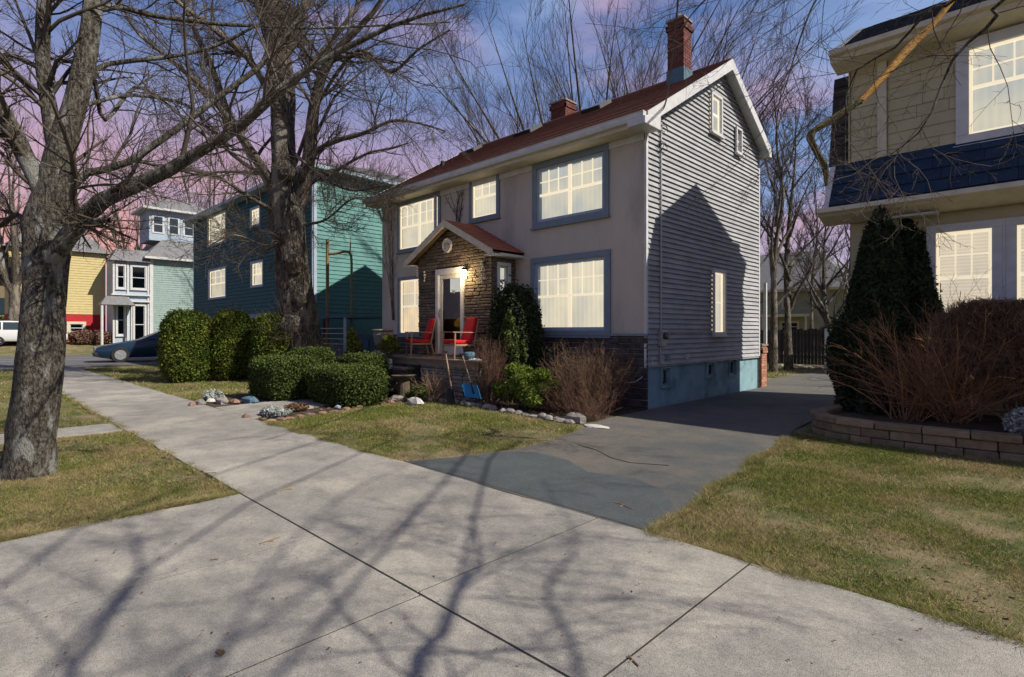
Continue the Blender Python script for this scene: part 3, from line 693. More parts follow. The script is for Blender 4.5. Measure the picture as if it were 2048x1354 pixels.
# ---------------- grass
def grassy(name, poly, n, hmin, label, holes=(), z=0.0, near=None, gf=.68):
    X = scatter_poly(poly, n, holes=holes); v, d = visible(X); X = X[v]; d = d[v]
    keep = rng.random(len(X)) < np.clip((5.0 / d) ** 1.3, .02, 1); X = X[keep]; d = d[keep]
    nz = np.sin(X[:, 0] * 1.7 + np.sin(X[:, 1] * 1.3) * 2) * np.sin(X[:, 1] * 1.9 + X[:, 0] * .7) + .5 * np.sin(X[:, 0] * 5.1 + 1) * np.sin(X[:, 1] * 4.3)
    k2 = rng.random(len(X)) < np.clip(.55 + .6 * nz, .06, 1); X = X[k2]; d = d[k2]
    wd = .0045 * np.maximum(1, d / 4.5); h = 1.5 * hmin * np.maximum(1, (d / 6) ** .5)
    q = rng.random(len(X)) < gf
    blades(name, X[q], h[q], wd[q], M['grass'], z, label=label)
    blades('dry_grass', X[~q], h[~q] * .7, wd[~q], M['straw'], z, lean=1.6, label='straw coloured dead blades among the ' + label)
R_lawn = [(-2.2, 3.84), (-2.3, 4.2), (-2.5, 6.4), (-2.72, 8.4), (-2.85, 9.2), (-2.2, 9.05), (1.2, 9.0), (1.2, 3.84)]
grassy('grass', R_lawn, 420000, .022, 'patchy green lawn right of the driveway')
C_lawn = [(-9.75, 3.86), (-10.0, 5.0), (-10.5, 6.8), (-9.7, 7.75), (-8.05, 7.75), (-6.6, 7.6), (-5.75, 7.5), (-5.4, 6.9), (-5.2, 6.1), (-5.15, 5.3), (-5.38, 4.4), (-5.66, 3.84)]
grassy('grass', C_lawn, 300000, .02, 'worn lawn in front of the porch')
L_verge = [(-10.5, -.5), (-5.5, -.5), (-5.62, 1.95), (-10.5, 1.95)]
grassy('grass', L_verge, 330000, .022, 'mossy verge grass round the big trunk', gf=.45)
grassy('grass', [(-30, -2.8), (-11.5, -2.8), (-11.5, 1.94), (-30, 1.94)], 260000, .022, 'verge grass beyond the old path')
grassy('grass', [(-29, 3.84), (-13.9, 3.84), (-14.6, 5.5), (-17, 7.4), (-29, 8.4)], 260000, .025, 'grass strip before the rounded shrubs')
grassy('grass', [(-10.5, 16.8), (-6.7, 16.8), (-6.7, 26), (-12, 27)], 60000, .05, 'back garden grass by the dark fence')
# grassy ragged rims that creep over the slabs
for name, pts in (('grass', [(-5.66, .02), (-5.60, 1.0), (-5.66, 1.96)]), ('grass', [(-30, 1.97), (-5.66, 1.96)]), ('grass', [(-2.2, 3.82), (1.2, 3.8)]), ('grass', [(-9.7, 3.82), (-5.7, 3.82)]), ('grass', [(-2.22, 3.84), (-2.5, 6.4), (-2.74, 8.6)])):
    n = 14000; t = rng.random(n) * (len(pts) - 1); i = np.minimum(t.astype(int), len(pts) - 2); f = (t - i)[:, None]; A = np.array(pts)
    X = A[i] * (1 - f) + A[i + 1] * f; wob = .03 * np.sin(X[:, 0] * 7 + X[:, 1] * 5) + .02 * np.sin(X[:, 0] * 17 + X[:, 1] * 13); X = X + rng.normal(0, .03, X.shape) + wob[:, None] * .7
    v, d = visible(X); X = X[v]; d = d[v]; q = rng.random(len(X)) < .55; hq = .045 * (.6 + .6 * np.sin(X[:, 0] * 3.1 + X[:, 1] * 2.3) ** 2)
    for qq, mm, nm in ((q, 'grass', 'grass'), (~q, 'straw', 'dry_grass')): blades(nm, X[qq], hq[qq], .004 * np.maximum(1, d[qq] / 4), M[mm], 0.01, lean=1.0, label='ragged tufts along the edge of the paving')
# fallen leaves and small litter
def litter(name, polys, n, size, m, z, label):
    C = []
    for pg in polys:
        X = scatter_poly(pg, n); v, d = visible(X); X = X[v]; C.append(np.column_stack([X, np.full(len(X), z)]))
    C = np.vstack(C); C[:, 2] += rng.uniform(0, .01, len(C)); nr = np.tile([0, 0, 1.], (len(C), 1))
    o = link(name, leaf_mesh(name, C, size, m, rng, 1.7, nrm=nr, flat=3.0)); tag(o, label, 'leaves', None, 'stuff')
litter('fallen_leaves', [R_lawn, C_lawn, L_verge], 1300, .022, M['deadleaf'], .012, 'brown fallen leaves scattered over the lawns')
litter('fallen_leaves', [bed], 5200, .05, M['deadleaf'], .025, 'brown leaf litter on the flower bed soil')
litter('leaf_crumbs', [[(-12, 1.98), (1, 1.98), (1, 3.78), (-12, 3.78)], [(-5.4, .1), (-1, .1), (-1, 1.9), (-5.4, 1.9)]], 160, .011, M['deadleaf'], SWZ + .003, 'tiny brown crumbs of leaf on the concrete')
def dry_twig(p0, p1, r, label, k=5):
    a, b = Vector(p0), Vector(p1); pts = [a.lerp(b, i / k) + Vector((random.uniform(-1, 1), random.uniform(-1, 1), 0)) * (b - a).length * .05 for i in range(k + 1)]
    mb = MB().tube(pts, r, 5); c = pts[2]; mb.tube([c, c + (b - a).cross(Vector((0, 0, 1))).normalized() * (b - a).length * .25 + (b - a) * .1], r * .7, 4)
    tag(mb.build('fallen_twig', M['tantwig']), label, 'twig', 'fallen twigs on the paving')
g = lambda a, b, z=SWZ + .006: tuple(G(a, b, z))
dry_twig(g(1258, 1310), g(1277, 1332), .004, 'short dark twig lying on the pavement in the foreground')
dry_twig(g(560, 985), g(588, 970), .005, 'forked twig on the middle of the pavement')
dry_twig(g(522, 1087), g(560, 1073), .004, 'thin straight twig on the apron below the long joint')
dry_twig(g(420, 1119), g(437, 1117), .004, 'tiny curled twig on the concrete apron')
dry_twig(g(405, 946), g(432, 945), .004, 'thin twig at the edge of the verge and pavement')
dry_twig(g(1228, 1003, .026), g(1268, 1018, .026), .005, 'curved twig on the dark asphalt patch')
dry_twig(g(1600, 862, .02), g(1740, 903, .03), .006, 'long pale twig lying by the retaining wall')
lf = G(441, 1304, SWZ + .004)
mb = MB(); pts = [lf + Vector((math.cos(a) * .034 * (1 + .3 * math.cos(a)), math.sin(a) * .016, .004 + .004 * math.sin(2 * a))) for a in [i * .5236 for i in range(12)]]
mb.quadv(pts); tag(mb.build('fallen_leaf', M['deadleaf']), 'single large brown leaf on the pavement at the bottom', 'leaf')

# ================================================================== main house
HX0, HX1, HY0, HY1 = -15.5, -5.83, 9.82, 15.82
RY, RZ, SL = 13.36, 8.22, 0.606
FF = Fr((HX0, HY0, 0), (1, 0, 0), (0, -1, 0)); FS = Fr((HX1, HY0, 0), (0, 1, 0), (1, 0, 0))
FL = Fr((HX0, HY1, 0), (0, -1, 0), (-1, 0, 0)); FB = Fr((HX1, HY1, 0), (-1, 0, 0), (0, 1, 0))
house = thing('stucco_house', ((HX0 + HX1) / 2, HY0, 0), 'two storey grey stucco house with red brown roof, grey clapboard gable side and lit windows', 'house')
def roofz(Y): return RZ - abs(Y - RY) * SL
SOF = 5.62
def opening(fr, o, casing):
    s0, s1, h0, h1 = fr.rect(*o); return (s0 + casing, s1 - casing, h0 + casing, h1 - casing)
w1 = opening(FF, (1066, 312, 458, 1219, 273, 432), .13)
w2 = opening(FF, (1063, 519, 672, 1222, 497, 672), .13)
w3 = opening(FF, (940, 350, 447, 1000, 336, 434), .11)
w4 = opening(FF, (796, 390, 505, 882, 372, 494), .10)
w4 = (w4[0], w4[1], w4[2], min(w4[3], SOF - .13))
w1 = (w1[0], w1[1], w1[2], min(w1[3], SOF - .16))
w5 = opening(FF, (797, 556, 672, 860, 548, 672), .10)
holesF = [w1, w2, w3, w4, w5]
wallsheet(house, FF, 0, 9.67, 0, SOF + .15, M['stucco'], holesF, 'front_wall')
window(house, FF, w1, .13, M['trimblue'], M['sashglow'], M['litpale'], cols=2, grid=(2, 3), label='wide upper lit window with two grilled sashes')
window(house, FF, w2, .13, M['trimblue'], M['sashglow'], M['lit'], cols=2, grid=(2, 3), meet=.5, label='wide lower lit window with curtains')
window(house, FF, w3, .11, M['trimblue'], M['sashglow'], M['lit'], cols=1, grid=(2, 3), label='narrow upper lit window over the porch')
window(house, FF, w4, .10, M['trimblue'], M['sashglow'], M['lit'], cols=2, grid=(2, 3), label='upper lit window at the far left')
window(house, FF, w5, .10, M['trimblue'], M['sashglow'], M['litwarm'], cols=1, grid=(2, 2), label='lower lit window left of the porch')
# inner liners so each sash sits in a pale frame
for r in (w1, w2):
    mb = MB(); c = .07
    mb.fbox(FF, r[0], r[0] + c, r[2], r[3], -.1, -.012); mb.fbox(FF, r[1] - c, r[1], r[2], r[3], -.1, -.012); mb.fbox(FF, r[0] + c, r[1] - c, r[2], r[2] + c, -.1, -.012); mb.fbox(FF, r[0] + c, r[1] - c, r[3] - c, r[3], -.1, -.012)
    mb.build('window_liner', M['paleblue'], house)
# dark ledge stone base
stone_courses(house, FF, 6.42, 9.72, 0, 1.5, (.07, .13), .2, .5, M['stonedark'], out=.045, name='base_stone', seed=3, limit=200)
stone_courses(house, FF, 0, 2.9, 0, 1.5, (.08, .14), .25, .55, M['stonedark'], out=.045, name='base_stone', seed=4, limit=60)
MB().fbox(FF, 6.4, 9.74, 1.5, 1.545, 0, .07).build('base_cap', M['trimblue'], house)
# side wall: clapboards over a painted foundation
sw1 = (FS.pix(1423, 660)[0], FS.pix(1443, 660)[0], FS.pix(1432, 664)[1], FS.pix(1432, 546)[1])
sw2 = (FS.pix(1419, 230)[0], FS.pix(1436, 230)[0], FS.pix(1427, 265)[1], FS.pix(1427, 196)[1])
sw3 = (FS.pix(1468, 290)[0], FS.pix(1476, 290)[0], FS.pix(1472, 305)[1], FS.pix(1472, 262)[1])
holesS = [sw1, sw2, sw3]
bw = [(FS.pix(a, 750)[0], FS.pix(b, 750)[0], FS.pix((a + b) / 2, yb)[1], FS.pix((a + b) / 2, yt)[1]) for a, b, yt, yb in ((1324, 1340, 737, 772), (1415, 1430, 727, 753), (1460, 1472, 720, 750))]
wallsheet(house, FS, 0, HY1 - HY0, 0, .9, M['found'], bw, 'foundation', o=-.03)
MB().fbox(FS, -.02, HY1 - HY0 + .02, .86, .9, -.03, .03).build('water_table', M['siding'], house)
def sideclip(h):
    if h < SOF + .1: return (.045, HY1 - HY0 - .045)
    a = RY - (RZ - h - .12) / SL - HY0; b = RY + (RZ - h - .12) / SL - HY0
    a = max(.045, a); b = min(HY1 - HY0 - .045, b)
    return (a, b) if b - a > .08 else None
clapboards(house, FS, 0, HY1 - HY0, .9, 8.08, .108, M['siding'], holesS, sideclip, th=.042, jit=.003)
mb = MB(); mb.quadv([FS.P(0, .9, -.012), FS.P(HY1 - HY0, .9, -.012), FS.P(HY1 - HY0, roofz(HY1) - .05, -.012), FS.P(RY - HY0, RZ - .05, -.012), FS.P(0, SOF + .1, -.012)]); mb.build('gable_sheathing', M['siding'], house)
MB().fbox(FS, -.03, .045, .86, SOF, -.02, .03).build('corner_board', M['white'], house)
MB().fbox(FS, HY1 - HY0 - .05, HY1 - HY0 + .03, .86, roofz(HY1) - .1, -.02, .03).build('corner_board', M['white'], house)
FSo = Fr(FS.P(0, 0, .055), FS.a, FS.n)
window(house, FSo, sw1, .08, M['white'], M['sashglow'], M['lit'], grid=(1, 1), f=.025, depth=.06, label='tall lit window in the clapboard side')
window(house, FSo, sw2, .07, M['white'], M['sashglow'], M['litpale'], grid=(1, 1), f=.025, depth=.06, label='tall lit window high in the gable')
window(house, FSo, sw3, .06, M['white'], M['white'], M['darkglass'], grid=(1, 1), lit=False, label='small dark window high in the gable')
for r in bw: window(house, Fr(FS.P(0, 0, -.03), FS.a, FS.n), r, .04, M['found'], M['found'], M['darkglass'], grid=(1, 1), meet=1, lit=False, sill=False, depth=.1, inner=M['found'])
# back and left walls
mb = MB(); mb.quadv([FL.P(0, 0), FL.P(HY1 - HY0, 0), FL.P(HY1 - HY0, SOF + .1), FL.P(HY1 - RY, RZ - .05), FL.P(0, roofz(HY1) - .05)]); mb.build('gable_wall', M['stucco'], house)
MB().quadv([FB.P(0, 0), FB.P(9.67, 0), FB.P(9.67, roofz(HY1)), FB.P(0, roofz(HY1))]).build('rear_wall', M['siding'], house)
# roof
RX0, RX1 = HX0 - .3, HX1 + .27; YF, YB = HY0 - .42, HY1 + .12
rb = MB()
for ya, yb in ((YF, RY), (YB, RY)):
    za, zb = roofz(ya), roofz(yb); nrm = Vector((0, (-1 if ya < RY else 1) * SL, 1)).normalized()
    rb.hexa([(RX0, ya, za - .1), (RX1, ya, za - .1), (RX1, yb, zb - .1), (RX0, yb, zb - .1)], [(RX0, ya, za), (RX1, ya, za), (RX1, yb, zb), (RX0, yb, zb)])
roof = rb.build('roof', M['roofred'], house)
mb = MB(); LS = math.hypot(RY - YF, roofz(RY) - roofz(YF)); nc = int(LS / .14)
for i in range(nc):
    for (ye, sg) in ((YF, -1), (YB, 1)):
        f0, f1 = i / nc, (i + 1) / nc; y0 = ye + (RY - ye) * f0; y1 = ye + (RY - ye) * f1; nrm = Vector((0, sg * SL, 1)).normalized(); jj = random.uniform(0, .004)
        mb.slab((RX0 + .02, y0, roofz(y0)), (RX1 - .02, y0, roofz(y0)), (RX1 - .02, y1, roofz(y1)), (RX0 + .02, y1, roofz(y1)), nrm, .016 + jj, .004)
tag(mb.build('shingle_courses', M['roofred'], roof), kind='stuff')
MB().tube([(RX0, RY, RZ + .015), (RX1, RY, RZ + .015)], .05, 6).build('ridge_cap', M['roofred'], roof)
# rake boards, soffits, gutter
for X, sg in ((RX1, 1), (RX0, -1)):
    for ye in (YF, YB):
        z0, z1 = roofz(ye), RZ; y0, y1 = ye, RY
        MB().hexa([(X, y0, z0 - .24), (X + sg * .03, y0, z0 - .24), (X + sg * .03, y1, z1 - .24), (X, y1, z1 - .24)], [(X, y0, z0 + .02), (X + sg * .03, y0, z0 + .02), (X + sg * .03, y1, z1 + .02), (X, y1, z1 + .02)]).build('rake_board', M['white'], house)
for Xa, Xb in ((HX1 + .03, RX1), (RX0, HX0)):
    for ye in (YF, YB): MB().hexa([(Xa, ye, roofz(ye) - .14), (Xb, ye, roofz(ye) - .14), (Xb, RY, RZ - .14), (Xa, RY, RZ - .14)], [(Xa, ye, roofz(ye) - .11), (Xb, ye, roofz(ye) - .11), (Xb, RY, RZ - .11), (Xa, RY, RZ - .11)]).build('rake_soffit', M['white'], house)
mb = MB().box(RX0 + .02, RX1 - .02, YF + .02, HY0 + .02, SOF - .02, SOF); mb.build('front_soffit', M['creamtrim'], house)
MB().fbox(FF, 0, 9.67, SOF - .16, SOF - .025, 0, .03).build('frieze_board', M['white'], house)
mb = MB(); yg = YF - .02
prof = [(0, -.13), (-.02, -.15), (-.09, -.14), (-.115, -.08), (-.105, -.02), (-.125, 0.0), (-.10, .005), (0, .0)]
zt = roofz(YF) + .005
i = 0
mb.hexa([(RX0, yg + a, zt + b) for a, b in prof], [(RX1, yg + a, zt + b) for a, b in prof]); mb.build('gutter', M['white'], house)
MB().box(RX0 + .03, RX1 - .03, YF - .018, YF + .02, SOF - .02, zt - .02).build('fascia', M['creamtrim'], house)
MB().hexa([(RX1 - .36, YF - .13, SOF - .04), (RX1 + .04, YF - .13, SOF - .04), (RX1 + .04, HY0 + .05, SOF - .04), (RX1 - .36, HY0 + .05, SOF - .04)], [(RX1 - .36, YF - .13, zt - .1), (RX1 + .04, YF - .13, zt - .1), (RX1 + .04, HY0 + .05, zt + .05), (RX1 - .36, HY0 + .05, zt + .05)]).build('cornice_return', M['white'], house, bevel=.01)
MB().hexa([(RX1 - .36, HY1 - .05, roofz(YB) - .25), (RX1 + .04, HY1 - .05, roofz(YB) - .25), (RX1 + .04, YB, roofz(YB) - .25), (RX1 - .36, YB, roofz(YB) - .25)], [(RX1 - .36, HY1 - .05, roofz(YB) - .03), (RX1 + .04, HY1 - .05, roofz(YB) - .03), (RX1 + .04, YB, roofz(YB) - .05), (RX1 - .36, YB, roofz(YB) - .05)]).build('cornice_return', M['white'], house)
MB().tube([(HX0 + .1, YF + .02, zt - .14), (HX0 + .06, HY0 - .12, zt - .45), (HX0 + .08, HY0 - .05, zt - .7)], .035, 8).build('downspout', M['white'], house)
MB().tube([FF.P(2.86, 5.5, .05), FF.P(2.86, 4.4, .05), FF.P(2.86, 4.05, .05)], .045, 8).build('downspout', M['metal'], house)
# chimneys of real bricks
def chimney(cx, cy, wx, wy, z0, z1, m, flash, cap=True, label=None, course=.075, corbel=2, name='chimney', parent=None):
    ch = MB().box(cx - wx / 2 + .012, cx + wx / 2 - .012, cy - wy / 2 + .012, cy + wy / 2 - .012, z0, z1 - .01).build(name, M['mortar'], parent)
    if label: ch['label'] = label
    mb = MB(); n = int((z1 - z0) / course)
    for i in range(n):
        z = z0 + i * course; e = .035 if (n - i) <= corbel + 1 and (n - i) > 1 else 0; x0, x1, y0, y1 = cx - wx / 2 - e, cx + wx / 2 + e, cy - wy / 2 - e, cy + wy / 2 + e
        off = .1 if i % 2 else 0
        for (fa, fb, fixed, axis) in ((x0, x1, y0, 'y-'), (x0, x1, y1, 'y+'), (y0, y1, x0, 'x-'), (y0, y1, x1, 'x+')):
            u = fa - off
            while u < fb - .01:
                a, b = max(u + .006, fa), min(u + .194, fb)
                if b - a > .02:
                    t = .012 + random.uniform(0, .003) + (e if e else 0)
                    if axis == 'y-': mb.box(a, b, fixed, fixed + t, z + .006, z + course - .004)
                    elif axis == 'y+': mb.box(a, b, fixed - t, fixed, z + .006, z + course - .004)
                    elif axis == 'x-': mb.box(fixed, fixed + t, a, b, z + .006, z + course - .004)
                    else: mb.box(fixed - t, fixed, a, b, z + .006, z + course - .004)
                u += .2
    o = mb.build('bricks', m, ch); o['kind'] = 'stuff'
    MB().box(cx - wx / 2 - .03, cx + wx / 2 + .03, cy - wy / 2 - .03, cy + wy / 2 + .03, z1 - .02, z1 + .03).build('chimney_cap', M['mortar'], ch)
    if cap: MB().lathe((cx, cy, z1 + .03), [(.12, 0), (.11, .12), (.09, .14)], 10).build('flue', M['brickp'], ch)
    if flash: MB().box(cx - wx / 2 - .02, cx + wx / 2 + .02, cy - wy / 2 - .02, cy + wy / 2 + .02, z0, z0 + flash).build('flashing', M['bluepaint'], ch)
    return ch
cA = W(1356, 60, 13.2); chx = -6.62
chimney(chx, 12.75, .43, .42, 7.7, 9.3, M['brick'], .38, label='tall slim red brick chimney near the gable', parent=house, corbel=2)
chimney(-11.35, 14.0, .6, .55, 7.8, 9.0, M['brick'], .15, label='short red brick chimney behind the ridge', parent=house)
def skylight(X0, X1, y0, y1, lab):
    mb = MB(); nrm = Vector((0, -SL, 1)).normalized()
    mb.slab((X0, y0, roofz(y0)), (X1, y0, roofz(y0)), (X1, y1, roofz(y1)), (X0, y1, roofz(y1)), nrm, .11, .11); o = mb.build('skylight', M['black'], house); o['label'] = lab
    MB().slab((X0 + .05, y0 + .05, roofz(y0 + .05)), (X1 - .05, y0 + .05, roofz(y0 + .05)), (X1 - .05, y1 - .05, roofz(y1 - .05)), (X0 + .05, y1 - .05, roofz(y1 - .05)), nrm, .118, .118).build('pane', M['darkglass'], o)
    MB().slab((X1, y0, roofz(y0)), (X1 + .04, y0, roofz(y0)), (X1 + .04, y1, roofz(y1)), (X1, y1, roofz(y1)), nrm, .12, .12).build('flashing', M['tealroof'], o)
skylight(-9.5, -8.9, 12.55, 13.1, 'low dark skylight near the tall chimney')
skylight(-12.2, -11.5, 12.55, 13.1, 'low dark skylight below the short chimney')
skylight(-14.7, -14.3, 12.7, 13.1, 'small dark vent box at the far end of the ridge')
MB().box(-14.6, -14.5, 11.5, 11.6, roofz(11.5) - .02, roofz(11.5) + .2).build('vent_pipe', M['black'], house)
# electric service on the side wall
def sd(px, py, o=.05): 
    s, h = FS.pix(px, py); return FS.P(s, h, o)
sx = FS.pix(1317, 600)[0]
el = MB().tube([FS.P(sx, 1.35, .06), FS.P(sx, 6.15, .06)], .022, 8).build('service_mast', M['metal'], house)
MB().lathe(FS.P(sx, 6.15, .06), [(.03, 0), (.055, .04), (.05, .1), (.02, .13)], 10).build('weatherhead', M['metal'], el)
mt = MB().fbox(FS, sx - .08, sx + .14, 1.28, 1.62, .03, .13).build('meter_box', M['metal'], house, bevel=.01)
MB().lathe(FS.P(sx + .03, 1.5, .13), [(.075, 0), (.075, .05), (.06, .08)], 14, 'X').build('meter_dial', M['darkglass'], mt)
MB().tube([FS.P(sx, .95, .05), FS.P(sx, 1.28, .05)], .02, 8).build('conduit', M['metal'], house)
MB().fbox(FS, sx - .06, sx + .09, .92, 1.1, .03, .08).build('outlet_box', M['metal'], house, bevel=.005)
MB().fbox(FS, sx + .25, sx + .36, .98, 1.1, .03, .07).build('outlet_box', M['trimblue'], house, bevel=.005)
MB().tube([FS.P(sx + .17, 1.45, .04), FS.P(sx + .25, 1.57, .04), FS.P(sw1[0] - .13, 1.59, .04)], .008, 5).build('cable', M['metal'], house)
vv = FS.pix(1371, 713); vo = MB().fbox(FS, vv[0] - .06, vv[0] + .06, vv[1] - .06, vv[1] + .06, .02, .07).build('wall_vent', M['white'], house)
for i in range(3): MB().fbox(FS, vv[0] - .05, vv[0] + .05, vv[1] - .045 + i * .035, vv[1] - .03 + i * .035, .07, .085).build('louvre', M['white'], vo)
a = FS.P(sx - .25, 1.05, .04); b = Vector((-6.2, 9.62, .55))
mb = MB().tube([a.lerp(b, t) - Vector((0, 0, .16 * math.sin(math.pi * t))) + Vector((.08 * math.sin(math.pi * t), -.1 * math.sin(math.pi * t), 0)) for t in [i / 10 for i in range(11)]], .008, 5)
mb.build('loose_cable', M['white'], house)
mb = MB()
for dz in (0, .03, -.03):
    a = FS.P(sx, 6.2 + dz, .1); b = W(1362, -60, 5.5); mb.tube([a.lerp(b, t) - Vector((0, 0, .35 * math.sin(math.pi * t))) for t in [i / 12 for i in range(13)]], .009, 4)
tag(mb.build('service_cable', M['black']), 'black overhead service cable running to the mast at the gable corner', 'cable')
r = random.Random(5)
for k in range(7):
    c = FS.P(sx + r.uniform(-.05, .08), 5.55 + r.uniform(-.3, .5), .09); rr = r.uniform(.07, .16)
    MB().tube([c + Vector((.02 * math.sin(t * 3), rr * math.cos(t), rr * .8 * math.sin(t))) for t in [i * .7 for i in range(int(r.uniform(5, 10)))]], .007, 4).build('coiled_wire', M['black'], house)
# rear corner: brick stub and porch post
chimney(-5.93, 16.25, .2, .4, 0, 1.2, M['brickp'], 0, cap=False, label='low pinkish brick pier at the rear corner', name='brick_pier', parent=house)
MB().box(-5.98, -5.90, 16.6, 16.68, 1.2, 3.0).build('porch_post', M['white'], house)

# ---------------- entrance porch
PX0, PX1, PY = -12.44, -9.5, 9.05; PC = (PX0 + PX1) / 2
PF = Fr((PX0, PY, 0), (1, 0, 0), (0, -1, 0)); PS = Fr((PX1, PY, 0), (0, 1, 0), (1, 0, 0)); PL = Fr((PX0, HY0, 0), (0, -1, 0), (-1, 0, 0))
porch = thing('entrance_porch', (PC, PY, 0), 'small gabled entrance porch clad in brown ledge stone with a red roof', 'porch')
DZ = .95; PEH, PRH = 3.5, 4.42; psl = (PRH - PEH) / (PX1 - PC + .3)
d0, d1, dt = PF.pix(874, 600)[0], PF.pix(930, 600)[0], 3.22
def pclip(h):
    if h < PEH + .12: return (0, PX1 - PX0)
    hw = max(.06, (PRH - .12 - h) / psl); return ((PX1 - PX0) / 2 - hw, (PX1 - PX0) / 2 + hw)
MB().quadv([PF.P(0, 0, -.005), PF.P(d0, 0, -.005), PF.P(d0, dt, -.005), PF.P(d1, dt, -.005), PF.P(d1, 0, -.005), PF.P(PX1 - PX0, 0, -.005), PF.P(PX1 - PX0, PEH + .1, -.005), PF.P((PX1 - PX0) / 2, PRH - .05, -.005), PF.P(0, PEH + .1, -.005)]).build('front_wall', M['stonedark'], porch)
stone_courses(porch, PF, 0, PX1 - PX0, .5, PRH - .1, (.05, .1), .18, .6, M['stone'], holes=[(d0, d1, -1, dt)], out=.04, clip=pclip, name='ledge_stone', seed=8, limit=230)
wv = (PS.pix(998, 600)[0] + .0, PS.pix(1015, 600)[0], PS.pix(1006, 590)[1], PS.pix(1006, 532)[1])
wallsheet(porch, PS, 0, HY0 - PY, 0, PEH + .1, M['stonedark'], [wv], 'side_wall')
stone_courses(porch, PS, 0, HY0 - PY, .5, PEH - .03, (.06, .1), .2, .5, M['stone'], holes=[(wv[0] - .1, wv[1] + .1, wv[2] - .1, wv[3] + .1)], out=.035, name='ledge_stone', seed=9, limit=50)
window(porch, PS, wv, .085, M['white'], M['white'], M['litpale'], grid=(1, 1), label='narrow lit window in the side of the porch')
MB().quadv([PL.P(0, 0), PL.P(HY0 - PY, 0), PL.P(HY0 - PY, PEH + .1), PL.P(0, PEH + .1)]).build('side_wall', M['stonedark'], porch)
for X in (PX1, PX0):   # short returns clear of the stone
    pass
# porch roof
proof = MB(); yo = PY - .28
for sg in (-1, 1):
    xe = PC + sg * (PX1 - PC + .3)
    proof.hexa([(xe, yo, PEH - .06), (PC, yo, PRH - .06), (PC, HY0, PRH - .06), (xe, HY0, PEH - .06)], [(xe, yo, PEH), (PC, yo, PRH), (PC, HY0, PRH), (xe, HY0, PEH)])
pr = proof.build('porch_roof', M['porchroof'], porch)
mb = MB(); n = 11
for sg in (-1, 1):
    for i in range(n):
        f0, f1 = i / n, (i + 1) / n; ex = PX1 - PC + .32; xa = PC + sg * ex * (1 - f0); xb = PC + sg * ex * (1 - f1); za = PEH + (PRH - PEH) * f0; zb = PEH + (PRH - PEH) * f1
        mb.slab((xa, yo - .02, za), (xa, HY0, za), (xb, HY0, zb), (xb, yo - .02, zb), Vector((sg * psl, 0, 1)).normalized(), .018, .004)
tag(mb.build('shingle_courses', M['porchroof'], pr), kind='stuff')
mb = MB()
for sg in (-1, 1):
    xe = PC + sg * (PX1 - PC + .3)
    mb.hexa([(xe, yo - .03, PEH - .17), (PC, yo - .03, PRH - .17), (PC, yo, PRH - .17), (xe, yo, PEH - .17)], [(xe, yo - .03, PEH + .0), (PC, yo - .03, PRH + .0), (PC, yo, PRH + .0), (xe, yo, PEH + .0)])
mb.build('bargeboard', M['creamtrim'], porch)
for sg in (-1, 1):
    xe = PC + sg * (PX1 - PC + .3); MB().hexa([(xe, yo + .01, PEH - .085), (PC, yo + .01, PRH - .085), (PC, PY - .04, PRH - .085), (xe, PY - .04, PEH - .085)], [(xe, yo + .01, PEH - .063), (PC, yo + .01, PRH - .063), (PC, PY - .04, PRH - .063), (xe, PY - .04, PEH - .063)]).build('soffit', M['soffitwood'], porch)
mb = MB()
for sg in (-1, 1):
    xe = PC + sg * (PX1 - PC + .3); mb.box(min(xe, xe - sg * .03), max(xe, xe - sg * .03), yo, HY0, PEH - .12, PEH - .01); mb.box(min(xe - sg * .03, xe - sg * .3), max(xe - sg * .03, xe - sg * .3), yo, HY0, PEH - .12, PEH - .1)
mb.build('eave_trim', M['white'], porch)
# door with its frame
mb = MB(); c = .11
mb.fbox(PF, d0, d0 + c, DZ, dt, -.05, .06); mb.fbox(PF, d1 - c, d1, DZ, dt, -.05, .06); mb.fbox(PF, d0 + c, d1 - c, dt - c - .05, dt, -.05, .065)
dr = mb.build('front_door', M['white'], porch, bevel=.006)
a, b, t = d0 + c, d1 - c, dt - c - .05; mb = MB()
mb.fbox(PF, a, a + .1, DZ + .02, t, -.05, -.01); mb.fbox(PF, b - .09, b, DZ + .02, t, -.05, -.01); mb.fbox(PF, a + .1, b - .09, DZ + .02, DZ + .3, -.05, -.01); mb.fbox(PF, a + .1, b - .09, t - .1, t, -.05, -.01)
mb.build('door_leaf', M['white'], dr)
MB().quadv([PF.P(a + .1, DZ + .3, -.03), PF.P(b - .09, DZ + .3, -.03), PF.P(b - .09, t - .1, -.03), PF.P(a + .1, t - .1, -.03)]).build('door_glass', M['glass'], dr)
MB().tube([PF.P(a + .05, 1.95, -.0), PF.P(a + .05, 2.0, .05), PF.P(a + .05, 2.14, .05), PF.P(a + .05, 2.19, 0)], .012, 6).build('door_handle', M['gold'], dr)
MB().fbox(PF, a, b, DZ, t, -.4, -.38).build('dark_interior', mat('dark_hall', (.05, .03, .02), (.13, .07, .035), 3), dr)
MB().fbox(PF, a, b, t - .42, t - .02, -.37, -.36).build('lit_transom', M['litpale'], dr)
MB().lathe(PF.P((a + b) / 2 + .12, 1.72, -.22), [(.05, -.04), (.15, .0), (.16, .1), (.08, .2), (.02, .24)], 12).build('yellow_hat', M['yellow'], dr)
mb = MB()
